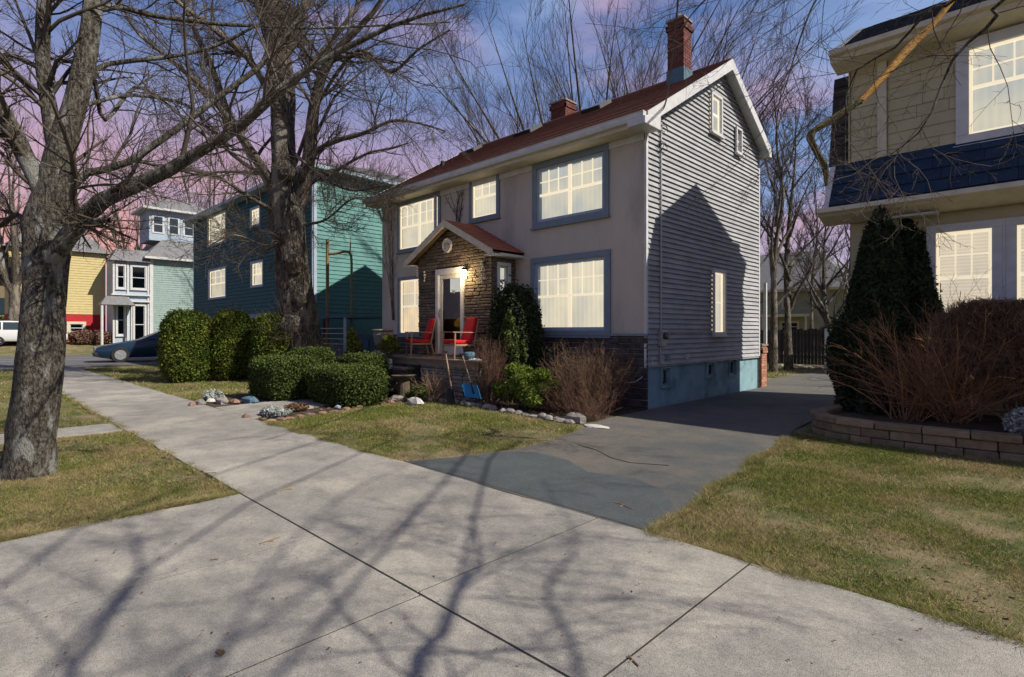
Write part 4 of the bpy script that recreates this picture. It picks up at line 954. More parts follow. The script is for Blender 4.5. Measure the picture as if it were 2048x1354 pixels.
for k in range(5):
    an = math.pi / 2 + k * 2 * math.pi / 5; c0 = PF.P((a + b) / 2 + .1, 2.62, -.015); tip = c0 + Vector((math.cos(an) * .09, 0, math.sin(an) * .09)); l = c0 + Vector((math.cos(an - .63) * .035, 0, math.sin(an - .63) * .035)); r_ = c0 + Vector((math.cos(an + .63) * .035, 0, math.sin(an + .63) * .035)); q = c0 + Vector((0, -.02, 0))
    mb.quadv([q, l, tip]); mb.quadv([q, tip, r_])
mb.build('door_star', M['metal'], dr)
MB().fbox(PF, d0 - .05, d1 + .05, DZ - .0, DZ + .06, 0, .25).build('door_sill', M['wood'], dr)
# round plaster plaque
pc = PF.pix(897, 491); pcv = PF.P(pc[0], pc[1], .03)
pq = MB().lathe(pcv, [(.19, .02), (.195, -.02), (.17, -.045), (.155, -.03), (.0, -.03)], 28, 'Y').build('round_plaque', M['plaque'])
tag(pq, 'round pale plaster plaque with scroll relief above the front door', 'plaque')
pqv = WL[pq.name]
def rel(ptsf, r):
    mb = MB().tube([pcv + Vector((x, -.035, z)) for x, z in ptsf], r, 5); return mb
for sgn, dx in ((1, -.055), (-1, .055)):
    mb = rel([(dx + (.06 - .004 * i) * math.cos(i * .6) * sgn, (.06 - .004 * i) * math.sin(i * .6)) for i in range(13)], .009); mb.build('scroll_relief', M['stonegrey'], pq)
rel([(-.09, -.07), (-.03, -.1), (.03, -.06), (.09, -.09)], .009).build('scroll_relief', M['stonegrey'], pq)
# lantern right of the door, lit
lp = PF.pix(934, 549); lc = PF.P(lp[0] + .02, lp[1], .13)
lan = thing('porch_lantern', tuple(PF.P(lp[0], lp[1], .03)), 'glowing wall lantern on the porch right of the white door', 'lantern')
MB().fbox(PF, lp[0] - .05, lp[0] + .05, lp[1] - .1, lp[1] + .12, .03, .05).build('wall_plate', M['black'], lan)
MB().tube([PF.P(lp[0], lp[1] + .1, .05), PF.P(lp[0], lp[1] + .16, .1), lc + Vector((0, 0, .13))], .01, 6).build('bracket', M['black'], lan)
MB().lathe(lc, [(.03, -.12), (.06, -.1), (.075, .07), (.07, .09)], 12).build('glowing_globe', M['bulb'], lan, smooth=True)
MB().lathe(lc, [(.085, .09), (.05, .14), (.01, .16)], 12).build('lantern_cap', M['black'], lan)
pl = bpy.data.lights.new('lantern_light', 'POINT'); po = bpy.data.objects.new('lantern_light', pl); COL.objects.link(po); pl.energy = 26; pl.color = (1, .72, .38); pl.shadow_soft_size = .08; po.location = lc + Vector((0, -.16, 0))
# dangling ornaments on the stone
def garland(px, py0, py1, lab, n=9):
    s, ha = PF.pix(px, py0); _, hb = PF.pix(px, py1); root = thing('hanging_ornament', tuple(PF.P(s, hb, .07)), lab, 'ornament'); r = random.Random(px)
    MB().tube([PF.P(s, ha, .07), PF.P(s, hb, .07)], .005, 4).build('string', M['white'], root)
    for i in range(n):
        h = ha + (hb - ha) * i / (n - 1); q = .03 + .012 * math.sin(i * 2)
        MB().lathe(PF.P(s + r.uniform(-.02, .02), h, .07), [(.006, -.035), (q, -.01), (q, .015), (.006, .035)], 7).build('shell', M['plaque'], root)
garland(968, 522, 566, 'long dangling string of pale shells on the porch corner')
garland(853, 545, 562, 'small pale ornament on the stone left of the door', 4)
garland(838, 535, 552, 'pale ornament at the far left porch corner', 4)

# ---------------- deck, steps and things on it
DX0, DX1, DY0 = -12.7, -8.75, 7.9
deck = thing('timber_deck', ((DX0 + DX1) / 2, DY0, 0), 'low weathered timber deck with a stacked stone base before the front door', 'deck')
y = DY0
while y < PY - .02:
    MB().box(DX0 + random.uniform(-.02, .02), DX1 + random.uniform(-.02, .02), y + .004, min(y + .136, PY - .01), DZ - .03, DZ + random.uniform(-.002, .003)).build('plank', M['wood'], deck); y += .14
MB().box(DX0 + .05, DX1 - .05, DY0 + .05, DY0 + .09, DZ - .17, DZ - .034).build('joist', M['wood'], deck)
MB().box(DX0 + .05, DX1 - .05, DY0 + .5, DY0 + .54, DZ - .17, DZ - .034).build('joist', M['wood'], deck)
for X in (DX0 + .12, DX0 + 1.2): MB().box(X, X + .1, DY0 + .1, DY0 + .2, 0, DZ - .034).build('deck_post', M['wood'], deck)
s0 = Fr((-10.9, DY0 + .12, 0), (1, 0, 0), (0, -1, 0))
MB().box(-10.88, DX1 - .12, DY0 + .14, PY, 0, DZ - .035).build('base_wall', M['stonedark'], deck)
stone_courses(deck, s0, 0, 2.02, 0.0, DZ - .04, (.05, .1), .16, .42, M['stonegrey'], out=.06, name='stacked_stone', seed=21, limit=160)
s1_ = Fr((DX1 - .12, DY0 + .14, 0), (0, 1, 0), (1, 0, 0))
stone_courses(deck, s1_, 0, .9, 0.0, DZ - .04, (.06, .1), .2, .42, M['stonegrey'], out=.04, name='stacked_stone', seed=22, limit=60)
for i, (z, yy) in enumerate(((.24, 7.0), (.48, 7.3), (.71, 7.6))): MB().box(-12.55, -11.1, yy, yy + .34, z - .05, z).build('step', M['wood'], deck, bevel=.006)
MB().box(-12.5, -12.46, 7.0, 7.95, 0, .75).build('stringer', M['wood'], deck)

def armchair(loc, rz, label):
    root = thing('red_armchair', (0, 0, 0), label, 'chair', 'red cushioned chairs on the deck')
    def bx(x0, x1, y0, y1, z0, z1, nm, m, bev=.008): return MB().box(x0, x1, y0, y1, z0, z1).build(nm, m, root, bevel=bev)
    # seat front faces -y
    for sx_ in (-1, 1):
        MB().tube([(sx_ * .31, -.27, 0), (sx_ * .31, -.25, .62)], [.02, .024], 8).build('leg', M['woodlt'], root)
        MB().tube([(sx_ * .31, .33, 0), (sx_ * .31, .24, .35), (sx_ * .29, .36, .93)], [.018, .022, .016], 8).build('leg', M['woodlt'], root)
        MB().hexa([(sx_ * .31 - .03, -.31, .61), (sx_ * .31 + .03, -.31, .61), (sx_ * .31 + .025, .3, .60), (sx_ * .31 - .025, .3, .60)], [(sx_ * .31 - .03, -.31, .635), (sx_ * .31 + .03, -.31, .635), (sx_ * .31 + .025, .3, .625), (sx_ * .31 - .025, .3, .625)]).build('armrest', M['woodlt'], root, bevel=.008)
        bx(sx_ * .31 - .012, sx_ * .31 + .012, -.25, .26, .30, .345, 'side_rail', M['woodlt'])
    bx(-.3, .3, -.27, -.245, .30, .35, 'front_rail', M['woodlt'])
    MB().hexa([(-.27, -.29, .36), (.27, -.29, .36), (.27, .22, .33), (-.27, .22, .33)], [(-.27, -.29, .46), (.27, -.29, .46), (.27, .22, .43), (-.27, .22, .43)]).build('seat_cushion', M['red'], root, bevel=.035)
    MB().hexa([(-.27, .14, .42), (.27, .14, .42), (.27, .25, .42), (-.27, .25, .42)], [(-.24, .31, .98), (.24, .31, .98), (.24, .41, .96), (-.24, .41, .96)]).build('back_cushion', M['red'], root, bevel=.035)
    for i in range(5): bx(-.24 + i * .115, -.22 + i * .115, .27, .285, .4, .8, 'back_slat', M['woodlt'])
    root.location = loc; root.rotation_euler.z = rz; WL[root.name] = Vector(loc); return root
def onplane(px, Y):
    t = (px - 1024) / FPX; dx = t * RT[0] + FW[0]; dy = t * RT[1] + FW[1]; return dx / dy * Y
armchair((onplane(838, 8.45), 8.45, DZ), math.radians(-24), 'red cushioned wooden armchair left of the door, seen from its side')
armchair((onplane(918, 8.32), 8.32, DZ), math.radians(-14), 'red cushioned wooden armchair right of the door with crumpled red cloth back')
# shovels
def shovel(pt, pb, blade_m, lab, w_=.36):
    a, b = Vector(pt), Vector(pb); root = thing('snow_shovel', tuple(b), lab, 'shovel')
    MB().tube([a, b + (a - b) * .18], .016, 8).build('handle', M['woodlt'], root)
    MB().tube([a + Vector((-.07, 0, 0)), a + Vector((.07, 0, 0))], .016, 8).build('grip', M['black'], root)
    up = (a - b).normalized(); sd_ = Vector((1, 0, 0)); n = up.cross(sd_).normalized(); c = b + up * .32
    if n.y > 0: n = -n
    pts = [(-.5, 0, .06), (-.25, 0, 0), (.25, 0, 0), (.5, 0, .06)]
    mb = MB()
    for i in range(3):
        p, q = pts[i], pts[i + 1]
        mb.hexa([b + sd_ * p[0] * w_ + n * p[2], b + sd_ * q[0] * w_ + n * q[2], b + sd_ * q[0] * w_ + n * (q[2] + .008), b + sd_ * p[0] * w_ + n * (p[2] + .008)],
                [c + sd_ * p[0] * w_ + n * p[2], c + sd_ * q[0] * w_ + n * q[2], c + sd_ * q[0] * w_ + n * (q[2] + .008), c + sd_ * p[0] * w_ + n * (p[2] + .008)])
    mb.build('blade', blade_m, root)
    MB().tube([b + up * .1 + n * .02, c + up * .05], .02, 6).build('socket', M['black'], root)
shovel(W(924, 708, 12.05), W(951, 796, 11.55), M['blueplastic'], 'blue bladed snow shovel leaning on the stacked stone', .5)
shovel(W(891, 704, 12.15), W(908, 806, 11.85), M['black'], 'dark shovel with pale handle leaning beside the blue one', .3)
# small white crock with succulent, watering can shape, boxes
mb = MB().lathe((-9.25, 8.1, DZ), [(.1, 0), (.13, .1), (.12, .16), (.1, .18)], 14); tag(mb.build('blue_pot', M['bluepaint'], smooth=False), 'small blue pot on the deck edge under the right red chair', 'pot')
MB_ = MB().lathe((-9.0, 8.05, DZ), [(.14, 0), (.15, .02), (.06, .05)], 14); tag(MB_.build('white_dish', M['white']), 'flat white dish on the right end of the deck', 'dish')
ptub = W(766, 672, 14.2); tub = thing('pale_urn', (ptub.x, ptub.y, 0), 'pale chipped stone urn on a plinth behind the left red chair', 'urn')
MB().box(ptub.x - .18, ptub.x + .18, ptub.y - .18, ptub.y + .18, 0, 1.1).build('plinth', M['stonegrey'], tub, bevel=.01)
MB().lathe((ptub.x, ptub.y, 1.1), [(.1, 0), (.2, .15), (.26, .4), (.24, .48), (.28, .52), (.25, .55)], 14).build('bowl', M['stonegrey'], tub)
mb = MB().box(-13.2, -12.75, 7.6, 7.9, .62, 1.0); tag(mb.build('planter_box', M['black'], bevel=.01), 'dark planter box at the left end of the deck', 'planter')
mb = MB().box(-12.95, -12.9, 7.45, 7.5, 0, .62); mb.box(-13.15, -12.7, 7.55, 7.85, .55, .62); tag(mb.build('planter_stand', M['wood']), 'rough wood stand under the dark planter box', 'stand')
mb = MB().tube([W(779, 718, 13.6), W(779, 738, 13.6)], .07, 10); tag(mb.build('cut_log', M['greyleaf']), 'pale cut log end at the corner of the deck', 'log')
tag(MB().lathe((onplane(808, 7.5), 7.5, 0), [(.16, 0), (.15, .42), (.24, .5), (.3, .56), (.22, .57)], 16).build('stone_basin', M['stone']), 'wide shallow stone basin below the deck beside the path', 'basin')

# ================================================================== right-hand neighbour with gambrel roof
RXL, RXR, RYF, RYR = -2.68, 7.2, 11.8, 15.75
FR = Fr((RXL, RYF, 0), (1, 0, 0), (0, -1, 0))
rh = thing('cream_shingle_house', ((RXL + RXR) / 2, RYF, 0), 'cream shingled house with navy skirt roof and wide lit windows on the right', 'house')
ro = lambda o, c: (lambda q: (q[0] + c, q[1] - c, q[2] + c, q[3] - c))(FR.rect(*o))
u1 = (FR.pix(1938, 200)[0], FR.pix(1938, 200)[0] + 1.62, FR.pix(1938, 270)[1], FR.pix(1938, 100)[1])
l1 = (FR.pix(1872, 500)[0], FR.pix(1984, 500)[0], 1.72, (FR.pix(1872, 466)[1] + FR.pix(1984, 456)[1]) / 2)
lw = l1[1] - l1[0]; l2 = (FR.pix(2034, 500)[0], FR.pix(2034, 500)[0] + lw, l1[2], l1[3])
l3 = (l2[1] + .35, l2[1] + .35 + lw, l1[2], l1[3])
u2 = (5.6, 7.2, u1[2], u1[3])
SK0, SK1 = 3.87, 4.74
wallsheet(rh, FR, 0, RXR - RXL, 0, SK0, M['cream'], [l1, l2, l3], 'front_wall', o=-.01)
wallsheet(rh, FR, 0, RXR - RXL, SK0, 6.65, M['cream'], [u1, u2], 'upper_wall', o=-.01)
def shingles(parent, fr, s0, s1, h0, h1, step, wmin, wmax, m, holes, name, limit_s, seed, th=.022):
    r = random.Random(seed); h = h0; rest = MB()
    while h < h1 - .02:
        ht = min(h + step, h1)
        hs = [(q[0], q[1]) for q in holes if q[2] < ht - .04 and q[3] > h + .04]
        for a, b in subtract(s0, s1, hs):
            x = a
            while x < b - .005:
                xe = min(x + r.uniform(wmin, wmax), b)
                if b - xe < .08: xe = b
                bb = MB() if x < limit_s else rest; j = r.uniform(-.006, .006)
                bb.slab(fr.P(x + .003, h + j), fr.P(xe - .003, h + j), fr.P(xe - .003, ht), fr.P(x + .003, ht), fr.n, th + r.uniform(-.003, .003), .003, .008)
                if bb is not rest: bb.build(name, m, parent)
                x = xe
        h = ht
    if rest.v: tag(rest.build(name + 's', m, parent), kind='stuff')
ex = lambda q, c: (q[0] - c, q[1] + c, q[2] - c, q[3] + c)
big = (l1[0] - .2, l3[1] + .2, l1[2] - .2, l1[3] + .2)
shingles(rh, FR, .02, RXR - RXL, .3, SK0 - .28, .235, .5, 1.2, M['cream'], [big], 'shingle', 3.2, 31, .02)
shingles(rh, FR, .02, RXR - RXL, SK1, 6.62, .2, .28, .55, M['cream'], [ex(u1, .14), ex(u2, .14), (.44, .60, 4, 7)], 'shingle', 3.2, 32, .02)
MB().fbox(FR, .44, .58, SK1, 6.6, -.005, .05).build('pilaster', M['creamtrim'], rh)
MB().fbox(FR, -.02, .0, SK1, 6.6, -.02, .03).build('corner_board', M['cream'], rh)
MB().fbox(FR, .42, .6, SK0 - .5, SK0 - .24, -.005, .05).build('pilaster', M['creamtrim'], rh)
window(rh, FR, u1, .17, M['white'], M['sashglow'], M['litpale'], cols=1, grid=(2, 6), meet=.55, label='big upper lit window with a grid of small panes')
window(rh, FR, u2, .13, M['white'], M['sashglow'], M['litpale'], cols=1, grid=(2, 6), meet=.55)
for q in (l1, l2, l3): window(rh, FR, q, .13, M['white'], M['sashglow'], M['litblind'], cols=1, grid=(2, 3), meet=.5, label='lower lit window with slatted blind')
MB().fbox(FR, l1[1] + .131, l2[0] - .131, l1[2] - .13, l1[3] + .13, 0, .04).build('mullion_panel', M['white'], rh)
MB().fbox(FR, l2[1] + .131, l3[0] - .131, l1[2] - .13, l1[3] + .13, 0, .04).build('mullion_panel', M['white'], rh)
# flared navy skirt of separate shingles
GX0 = -2.95
YB0, YT0 = 11.28, 11.79
sk = MB().hexa([(GX0, YB0, SK0), (RXR, YB0, SK0), (RXR, YT0, SK0), (GX0, YT0, SK0)], [(GX0, YT0 - .02, SK1 - .01), (RXR, YT0 - .02, SK1 - .01), (RXR, YT0, SK1 - .01), (GX0, YT0, SK1 - .01)]).build('skirt_roof', M['navy'], rh)
skn = Vector((0, -(SK1 - SK0), (YT0 - YB0))).normalized(); r = random.Random(4); rest = MB()
nrow = 4
for i in range(nrow):
    f0, f1 = i / nrow, (i + 1) / nrow; y0, y1 = YB0 + (YT0 - YB0) * f0, YB0 + (YT0 - YB0) * f1; z0, z1 = SK0 + (SK1 - SK0) * f0, SK0 + (SK1 - SK0) * f1; x = GX0 + .05
    while x < RXR:
        xe = min(x + r.uniform(.22, .36), RXR); bb = MB() if x < .6 else rest
        bb.slab((x + .003, y0, z0 + .01), (xe - .003, y0, z0 + .01), (xe - .003, y1, z1 + .01), (x + .003, y1, z1 + .01), skn, .03 + r.uniform(-.004, .004), .008)
        if bb is not rest: bb.build('shingle', M['navy'], sk)
        x = xe
tag(rest.build('shingles', M['navy'], sk), kind='stuff')
MB().hexa([(GX0 - .04, YB0 - .03, SK0 - .02), (GX0 + .045, YB0 - .03, SK0 - .02), (GX0 + .045, YT0, SK0 - .02), (GX0 - .04, YT0, SK0 - .02)], [(GX0 - .04, YT0 - .06, SK1 - .02), (GX0 + .045, YT0 - .06, SK1 - .02), (GX0 + .045, YT0, SK1 - .02), (GX0 - .04, YT0, SK1 - .02)]).build('skirt_edge_trim', M['white'], rh)
mb = MB(); pf = [(-.02, 0), (-.1, -.02), (-.12, -.10), (-.04, -.13), (0, -.16), (.35, -.26), (.50, -.26), (.50, 0)]
mb.hexa([(GX0 - .12, YB0 + a, SK0 - .005 + b) for a, b in pf], [(RXR, YB0 + a, SK0 - .005 + b) for a, b in pf]); mb.build('cornice', M['creamtrim'], rh)
MB().fbox(FR, .62, 1.35, SK0 - .30, SK0 - .262, .1, .3).build('soffit_vent', M['white'], rh)
# steep dark gambrel slope showing left of the upper wall
GT = 6.55; r = random.Random(6)
MB().hexa([(-3.02, 11.82, SK1), (RXL, 11.82, SK1), (RXL, RYR, SK1), (-3.02, RYR, SK1)], [(-3.0, 12.2, GT), (RXL, 12.2, GT), (RXL, RYR - .3, GT), (-3.0, RYR - .3, GT)]).build('gambrel_slope', M['darkshingle'], rh)
gn = Vector((0, -(GT - SK1), .38)).normalized(); nr = 9
for i in range(nr):
    f0, f1 = i / nr, (i + 1) / nr; x = -3.04
    while x < RXL - .02:
        xe = min(x + r.uniform(.15, .26), RXL - .005); MB().slab((x + .003, 11.82 + .38 * f0, SK1 + (GT - SK1) * f0), (xe, 11.82 + .38 * f0, SK1 + (GT - SK1) * f0), (xe, 11.82 + .38 * f1, SK1 + (GT - SK1) * f1), (x + .003, 11.82 + .38 * f1, SK1 + (GT - SK1) * f1), gn, .035, .006).build('shingle', M['darkshingle'], rh); x = xe
# upper roof
UY, UZ, RYD, RZD = 11.32, 6.72, 13.1, 7.78; X0u = -2.83
ur = MB().hexa([(X0u, UY, UZ - .06), (RXR + .3, UY, UZ - .06), (RXR + .3, RYD, RZD - .06), (X0u, RYD, RZD - .06)], [(X0u, UY, UZ), (RXR + .3, UY, UZ), (RXR + .3, RYD, RZD), (X0u, RYD, RZD)])
ur.hexa([(X0u, RYR + .2, 6.2), (RXR + .3, RYR + .2, 6.2), (RXR + .3, RYD, RZD - .06), (X0u, RYD, RZD - .06)], [(X0u, RYR + .2, 6.26), (RXR + .3, RYR + .2, 6.26), (RXR + .3, RYD, RZD), (X0u, RYD, RZD)])
uro = ur.build('upper_roof', M['darkslate'], rh); un = Vector((0, -(RZD - UZ), RYD - UY)).normalized(); mb = MB(); n = 14; r = random.Random(9)
for i in range(n):
    f0, f1 = i / n, (i + 1) / n; x = X0u
    while x < RXR + .3:
        xe = min(x + r.uniform(.2, .34), RXR + .3)
        mb.slab((x, UY - .02 + (RYD - UY) * f0, UZ + (RZD - UZ) * f0), (xe - .005, UY - .02 + (RYD - UY) * f0, UZ + (RZD - UZ) * f0), (xe - .005, UY + (RYD - UY) * f1, UZ + (RZD - UZ) * f1), (x, UY + (RYD - UY) * f1, UZ + (RZD - UZ) * f1), un, .022 + r.uniform(0, .008), .004); x = xe
tag(mb.build('shingles', M['darkslate'], uro), kind='stuff')
mb = MB(); pf = [(0, 0.02), (-.11, 0), (-.12, -.09), (-.03, -.12), (.0, -.2), (.3, -.24), (.49, -.26), (.49, -.05)]
mb.hexa([(X0u - .06, UY + a, UZ - .01 + b) for a, b in pf], [(RXR + .3, UY + a, UZ - .01 + b) for a, b in pf]); mb.build('upper_cornice', M['creamtrim'], rh)
MB().slab((X0u - .03, UY, UZ), (X0u + .12, UY, UZ), (X0u + .12, RYD, RZD), (X0u - .03, RYD, RZD), un, .035, .035).build('roof_edge_flashing', M['metal'], rh)
# hidden sides: end walls with their real outline
for X, nx_ in ((RXL, -1), (RXR, 1)):
    mb = MB(); pts = [(X, RYF, 0), (X, RYR, 0), (X, RYR, 4.6), (X, RYR - .2, 6.2), (X, RYD, RZD - .1), (X, UY + .4, UZ - .1), (X, RYF, 6.4)]; mb.quadv(pts); mb.build('end_wall', M['cream'], rh)
MB().quadv([(RXL, RYR, 0), (RXR, RYR, 0), (RXR, RYR, 6.3), (RXL, RYR, 6.3)]).build('rear_wall', M['cream'], rh)
# basement window behind the shrubs
bz = FR.pix(1911, 790); window(rh, FR, (bz[0] - .18, bz[0] + .28, .42, .8), .07, M['white'], M['white'], M['darkglass'], grid=(1, 1), meet=1, lit=False)

# retaining wall of separate blocks, curving round at the driveway
rw = thing('retaining_wall', (-1, 9.1, 0), 'low curved garden wall of tan blocks holding the shrub bed', 'wall')
path = [(-2.62, 11.2), (-2.75, 10.4), (-2.78, 9.85), (-2.62, 9.45), (-2.25, 9.2), (-1.6, 9.1), (-.8, 9.12), (0.2, 9.2), (1.5, 9.3), (3.2, 9.3)]
cp = catmull(path, 200); seg = np.r_[0, np.cumsum(np.linalg.norm(np.diff(cp, axis=0), axis=1))]; TL = seg[-1]
def at(t):
    t = min(max(t, 0), TL); return Vector((float(np.interp(t, seg, cp[:, 0])), float(np.interp(t, seg, cp[:, 1])), 0))
def block_run(z0, z1, dep, wmin, wmax, seed, inset, off):
    r = random.Random(seed); t = off * -.15
    while t < TL:
        e = t + r.uniform(wmin, wmax); a, b = at(max(t, 0) + .005), at(e - .005)
        if (b - a).length > .06:
            d = (b - a).normalized(); n = Vector((d.y, -d.x, 0));
            if n.dot(Vector((-.2, -1, 0))) < -.5: n = -n
            o = inset + r.uniform(-.008, .008); j = lambda: r.uniform(-.005, .005)
            f0, f1 = a + n * o, b + n * o; k0, k1 = a - n * dep, b - n * dep; z = lambda v, q: Vector((v.x, v.y, q))
            MB().hexa([z(f0, z0 + .004), z(f1, z0 + .004), z(k1, z0 + .004), z(k0, z0 + .004)], [z(f0, z1 + j()), z(f1, z1 + j()), z(k1, z1 + j()), z(k0, z1 + j())]).build('block', M['block'], rw, bevel=.014)
        t = e
block_run(-.03, .085, .16, .26, .42, 1, 0, 0); block_run(.088, .215, .16, .3, .45, 2, -.012, 1); block_run(.218, .31, .2, .4, .56, 3, .035, .5)
MB().hexa([(x, y, 0) for x, y in [(-2.55, 11.75), (-2.62, 10.2), (-2.5, 9.65), (-2.1, 9.36), (-1, 9.26), (3, 9.45), (3, 11.75)]], [(x, y, .24) for x, y in [(-2.55, 11.75), (-2.62, 10.2), (-2.5, 9.65), (-2.1, 9.36), (-1, 9.26), (3, 9.45), (3, 11.75)]]).build('soil_fill', M['soil'], rw)

# ---------------- shrubs at the right
def dxy(px, d):
    p = W(px, HOR, d); return p.x, p.y
for px, d, hw, h, lab, sd_ in ((1756, 9.45, .60, 3.55, 'tallest dark pointed cypress at the corner of the cream house', 41), (1818, 9.75, .72, 3.42, 'second dark pointed cypress, right beside the tallest one', 42)):
    x, y = dxy(px, d); shrub('cypress_shrub', (x, y, .2), (hw, hw, h), M['cypress'], 24000, .05, sd_, lab, 'cypress', 'dark cypresses beside the driveway', 'cone', .26, elong=2.6, rag=.06)
x, y = dxy(1712, 9.7); shrub('cypress_shrub', (x, y, .2), (.40, .42, 1.7), M['cypress'], 14000, .05, 43, 'low dark rounded cypress at the driveway edge below the tall ones', 'cypress', 'dark cypresses beside the driveway', 'round', .3, elong=2.4, rag=.045)
x, y = dxy(1905, 8.25); twig_shrub('red_stemmed_shrub', (x, y, .22), 1, 1.85, M['redtwig'], 85, 7, 4, 51, 'tall bare shrub with fanned red brown stems behind the block wall', r0=.011, tilt=.62, base=.16, up=.0, arch=.06, wig=.14)
x, y = dxy(2030, 8.3); twig_shrub('red_stemmed_shrub', (x + .15, y + .2, .22), 1, 1.7, M['redtwig'], 60, 7, 4, 52, 'bare red brown shrub at the far right behind the block wall', r0=.010, tilt=.42, base=.25, up=.0, arch=.10, wig=.14)
x, y = dxy(1815, 8.5); twig_shrub('red_stemmed_shrub', (x, y, .22), 1, 1.5, M['redtwig'], 44, 6, 3, 53, 'smaller bare leaning shrub before the dark cypresses', r0=.008, tilt=.5, base=.2, up=.0, arch=.12)
# clipped brown hedge under the windows
def clipped_twigs(name, x0, x1, y0, y1, z0, z1, n, seed, label, m):
    rg = np.random.default_rng(seed); root = thing(name, ((x0 + x1) / 2, (y0 + y1) / 2, .22), label, 'hedge')
    P0 = np.column_stack([x0 + (x1 - x0) * rg.uniform(0, 1, n), rg.uniform(y0, y1, n), z1 - (z1 - z0) * rg.uniform(0, 1, n) ** 1.8]); rd = np.clip((P0[:, 0] - x0) / .6, 0, 1); P0[:, 2] -= (1 - np.sqrt(rd)) * .5 + .06 * np.abs(rg.normal(size=n)); d = unit(rg.normal(size=(n, 3)) + np.array([0, 0, .9])); L = rg.uniform(.08, .22, n)[:, None]
    P = np.stack([P0, P0 + d * L * .5 + rg.normal(0, .008, (n, 3)), P0 + d * L], 1); P[:, :, 2] = np.minimum(P[:, :, 2], z1 + rg.normal(0, .035, (n, 1)) + .05 * np.sin(P[:, :, 0] * 4) - .25 * np.clip(1 - (P[:, :, 0] - x0) / .5, 0, 1) ** 2); R = np.tile([.0035, .003, .002], (n, 1))
    V, F = tubes(P, R, 3); link('twigs', npmesh('twigs', V, F, m), root)['kind'] = 'stuff'
    mb = MB()
    for i in range(14):
        x = rg.uniform(x0 + .2, x1 - .2); y = rg.uniform(y0 + .15, y1 - .15); mb.tube([(x, y, .2), (x + rg.uniform(-.1, .1), y, z0 * .6), (x + rg.uniform(-.3, .3), y, z1 - .1)], [.018, .013, .007], 5)
    mb.build('stem', M['bark2'], root)['kind'] = 'stuff'
clipped_twigs('brown_clipped_hedge', -1.3, 1.6, 10.1, 10.95, .95, 2.05, 24000, 61, 'flat topped brown leafless hedge under the lit lower windows', M['bushtwig'])
x, y = dxy(2052, 7.25); shrub('grey_green_plant', (x, y, .2), (.22, .22, .38), M['greyleaf'], 900, .04, 44, 'small grey green leafy plant at the right end of the block wall', 'plant', shape='round', core=False)

# ================================================================== front garden shrubs
def hedge_at(px, d, hw, hd, h, m, n, leaf, seed, lab, nm, cat, grp=None, shape='round', amp=.1, z=0.0, sink=.0, elong=1.6, rag=None):
    x, y = dxy(px, d); return shrub(nm, (x, y, z), (hw, hd, h), m, n, leaf, seed, lab, cat, grp, shape, amp, elong=elong, sink=sink, rag=rag if rag is not None else (.11 if shape == 'round' else .05))
def hl(px, d, hw, hd, h, m, n, leaf, seed, lab, nm, cat, grp=None, shape=None, amp=None, z=0.0):
    x, y = dxy(px, d); return loose_shrub(nm, (x, y, z), (hw, hd, h), m, n, leaf, seed, lab, cat, grp, 20, 1.8)
RG = 'rounded clipped shrubs in a row'
hedge_at(376, 17.4, .68, .70, 2.16, M['leafy'], 52000, .042, 71, 'leftmost rounded shrub of the row of three, beside the blue car', 'rounded_shrub', 'shrub', RG, 'dome', .07)
hedge_at(464, 17.9, .55, .6, 2.14, M['leafy'], 50000, .042, 72, 'middle rounded shrub of the row of three', 'rounded_shrub', 'shrub', RG, 'dome', .07)
hedge_at(547, 17.6, .55, .6, 2.10, M['leafy'], 50000, .042, 73, 'right rounded shrub of the row of three, before the big trunk', 'rounded_shrub', 'shrub', RG, 'dome', .07)
HG = 'low clipped box hedges along the walk'
hedge_at(566, 13.1, .80, .55, .98, M['box'], 40000, .03, 74, 'low square box hedge left of the garden walk', 'box_hedge', 'hedge', HG, 'box', .05)
hedge_at(692, 12.2, .92, .55, .82, M['box'], 44000, .028, 75, 'wide low box hedge in front, right of the garden walk', 'box_hedge', 'hedge', HG, 'box', .05)
hedge_at(622, 14.9, .60, .45, 1.12, M['box'], 26000, .03, 76, 'box hedge behind, between the trunk and the walk', 'box_hedge', 'hedge', HG, 'box', .06)
hedge_at(722, 13.6, .62, .42, 1.02, M['box'], 26000, .03, 77, 'box hedge nearest to the deck steps', 'box_hedge', 'hedge', HG, 'box', .06)
hl(704, 15.8, .42, .4, 1.85, M['yellowleaf'], 9000, .045, 78, 'yellow green loose shrub between the teal house and the urn', 'yellow_green_shrub', 'shrub', None, 'round', .25)
hl(738, 15.6, .4, .35, 1.35, M['box'], 7000, .045, 79, 'dark green loose shrub left of the urn', 'small_green_shrub', 'shrub', None, 'round', .3)
hl(777, 13.9, .34, .28, .6, M['yellowleaf'], 2600, .055, 80, 'small pale variegated bush in the planter by the red chair', 'variegated_bush', 'plant', None, 'round', .3, z=.98)
x, y = onplane(1030, 9.15), 9.15
shrub('dark_evergreen', (x + .03, y, 0), (.56, .46, 2.5), M['cypress'], 26000, .045, 81, 'dark rounded evergreen hugging the right side of the porch', 'shrub', None, 'dome', .12, rag=.045)
x, y = onplane(1022, 8.6), 8.6
loose_shrub('ivy_green_shrub', (x, y, 0), (.36, .26, 2.1), M['box'], 14000, .035, 82, 'lighter green leafy shrub growing before the dark evergreen', 'shrub')
x, y = onplane(982, 8.1), 8.1
twig_shrub('brown_twiggy_bush', (x, y, 0), 1, 1.42, M['browntwig'], 90, 9, 6, 83, 'upright brown twiggy bush at the right end of the deck', up=.12, r0=.006, tilt=.12, base=.26, wid=.9, lens=(.12, .3))
x, y = onplane(1052, 8.15), 8.15
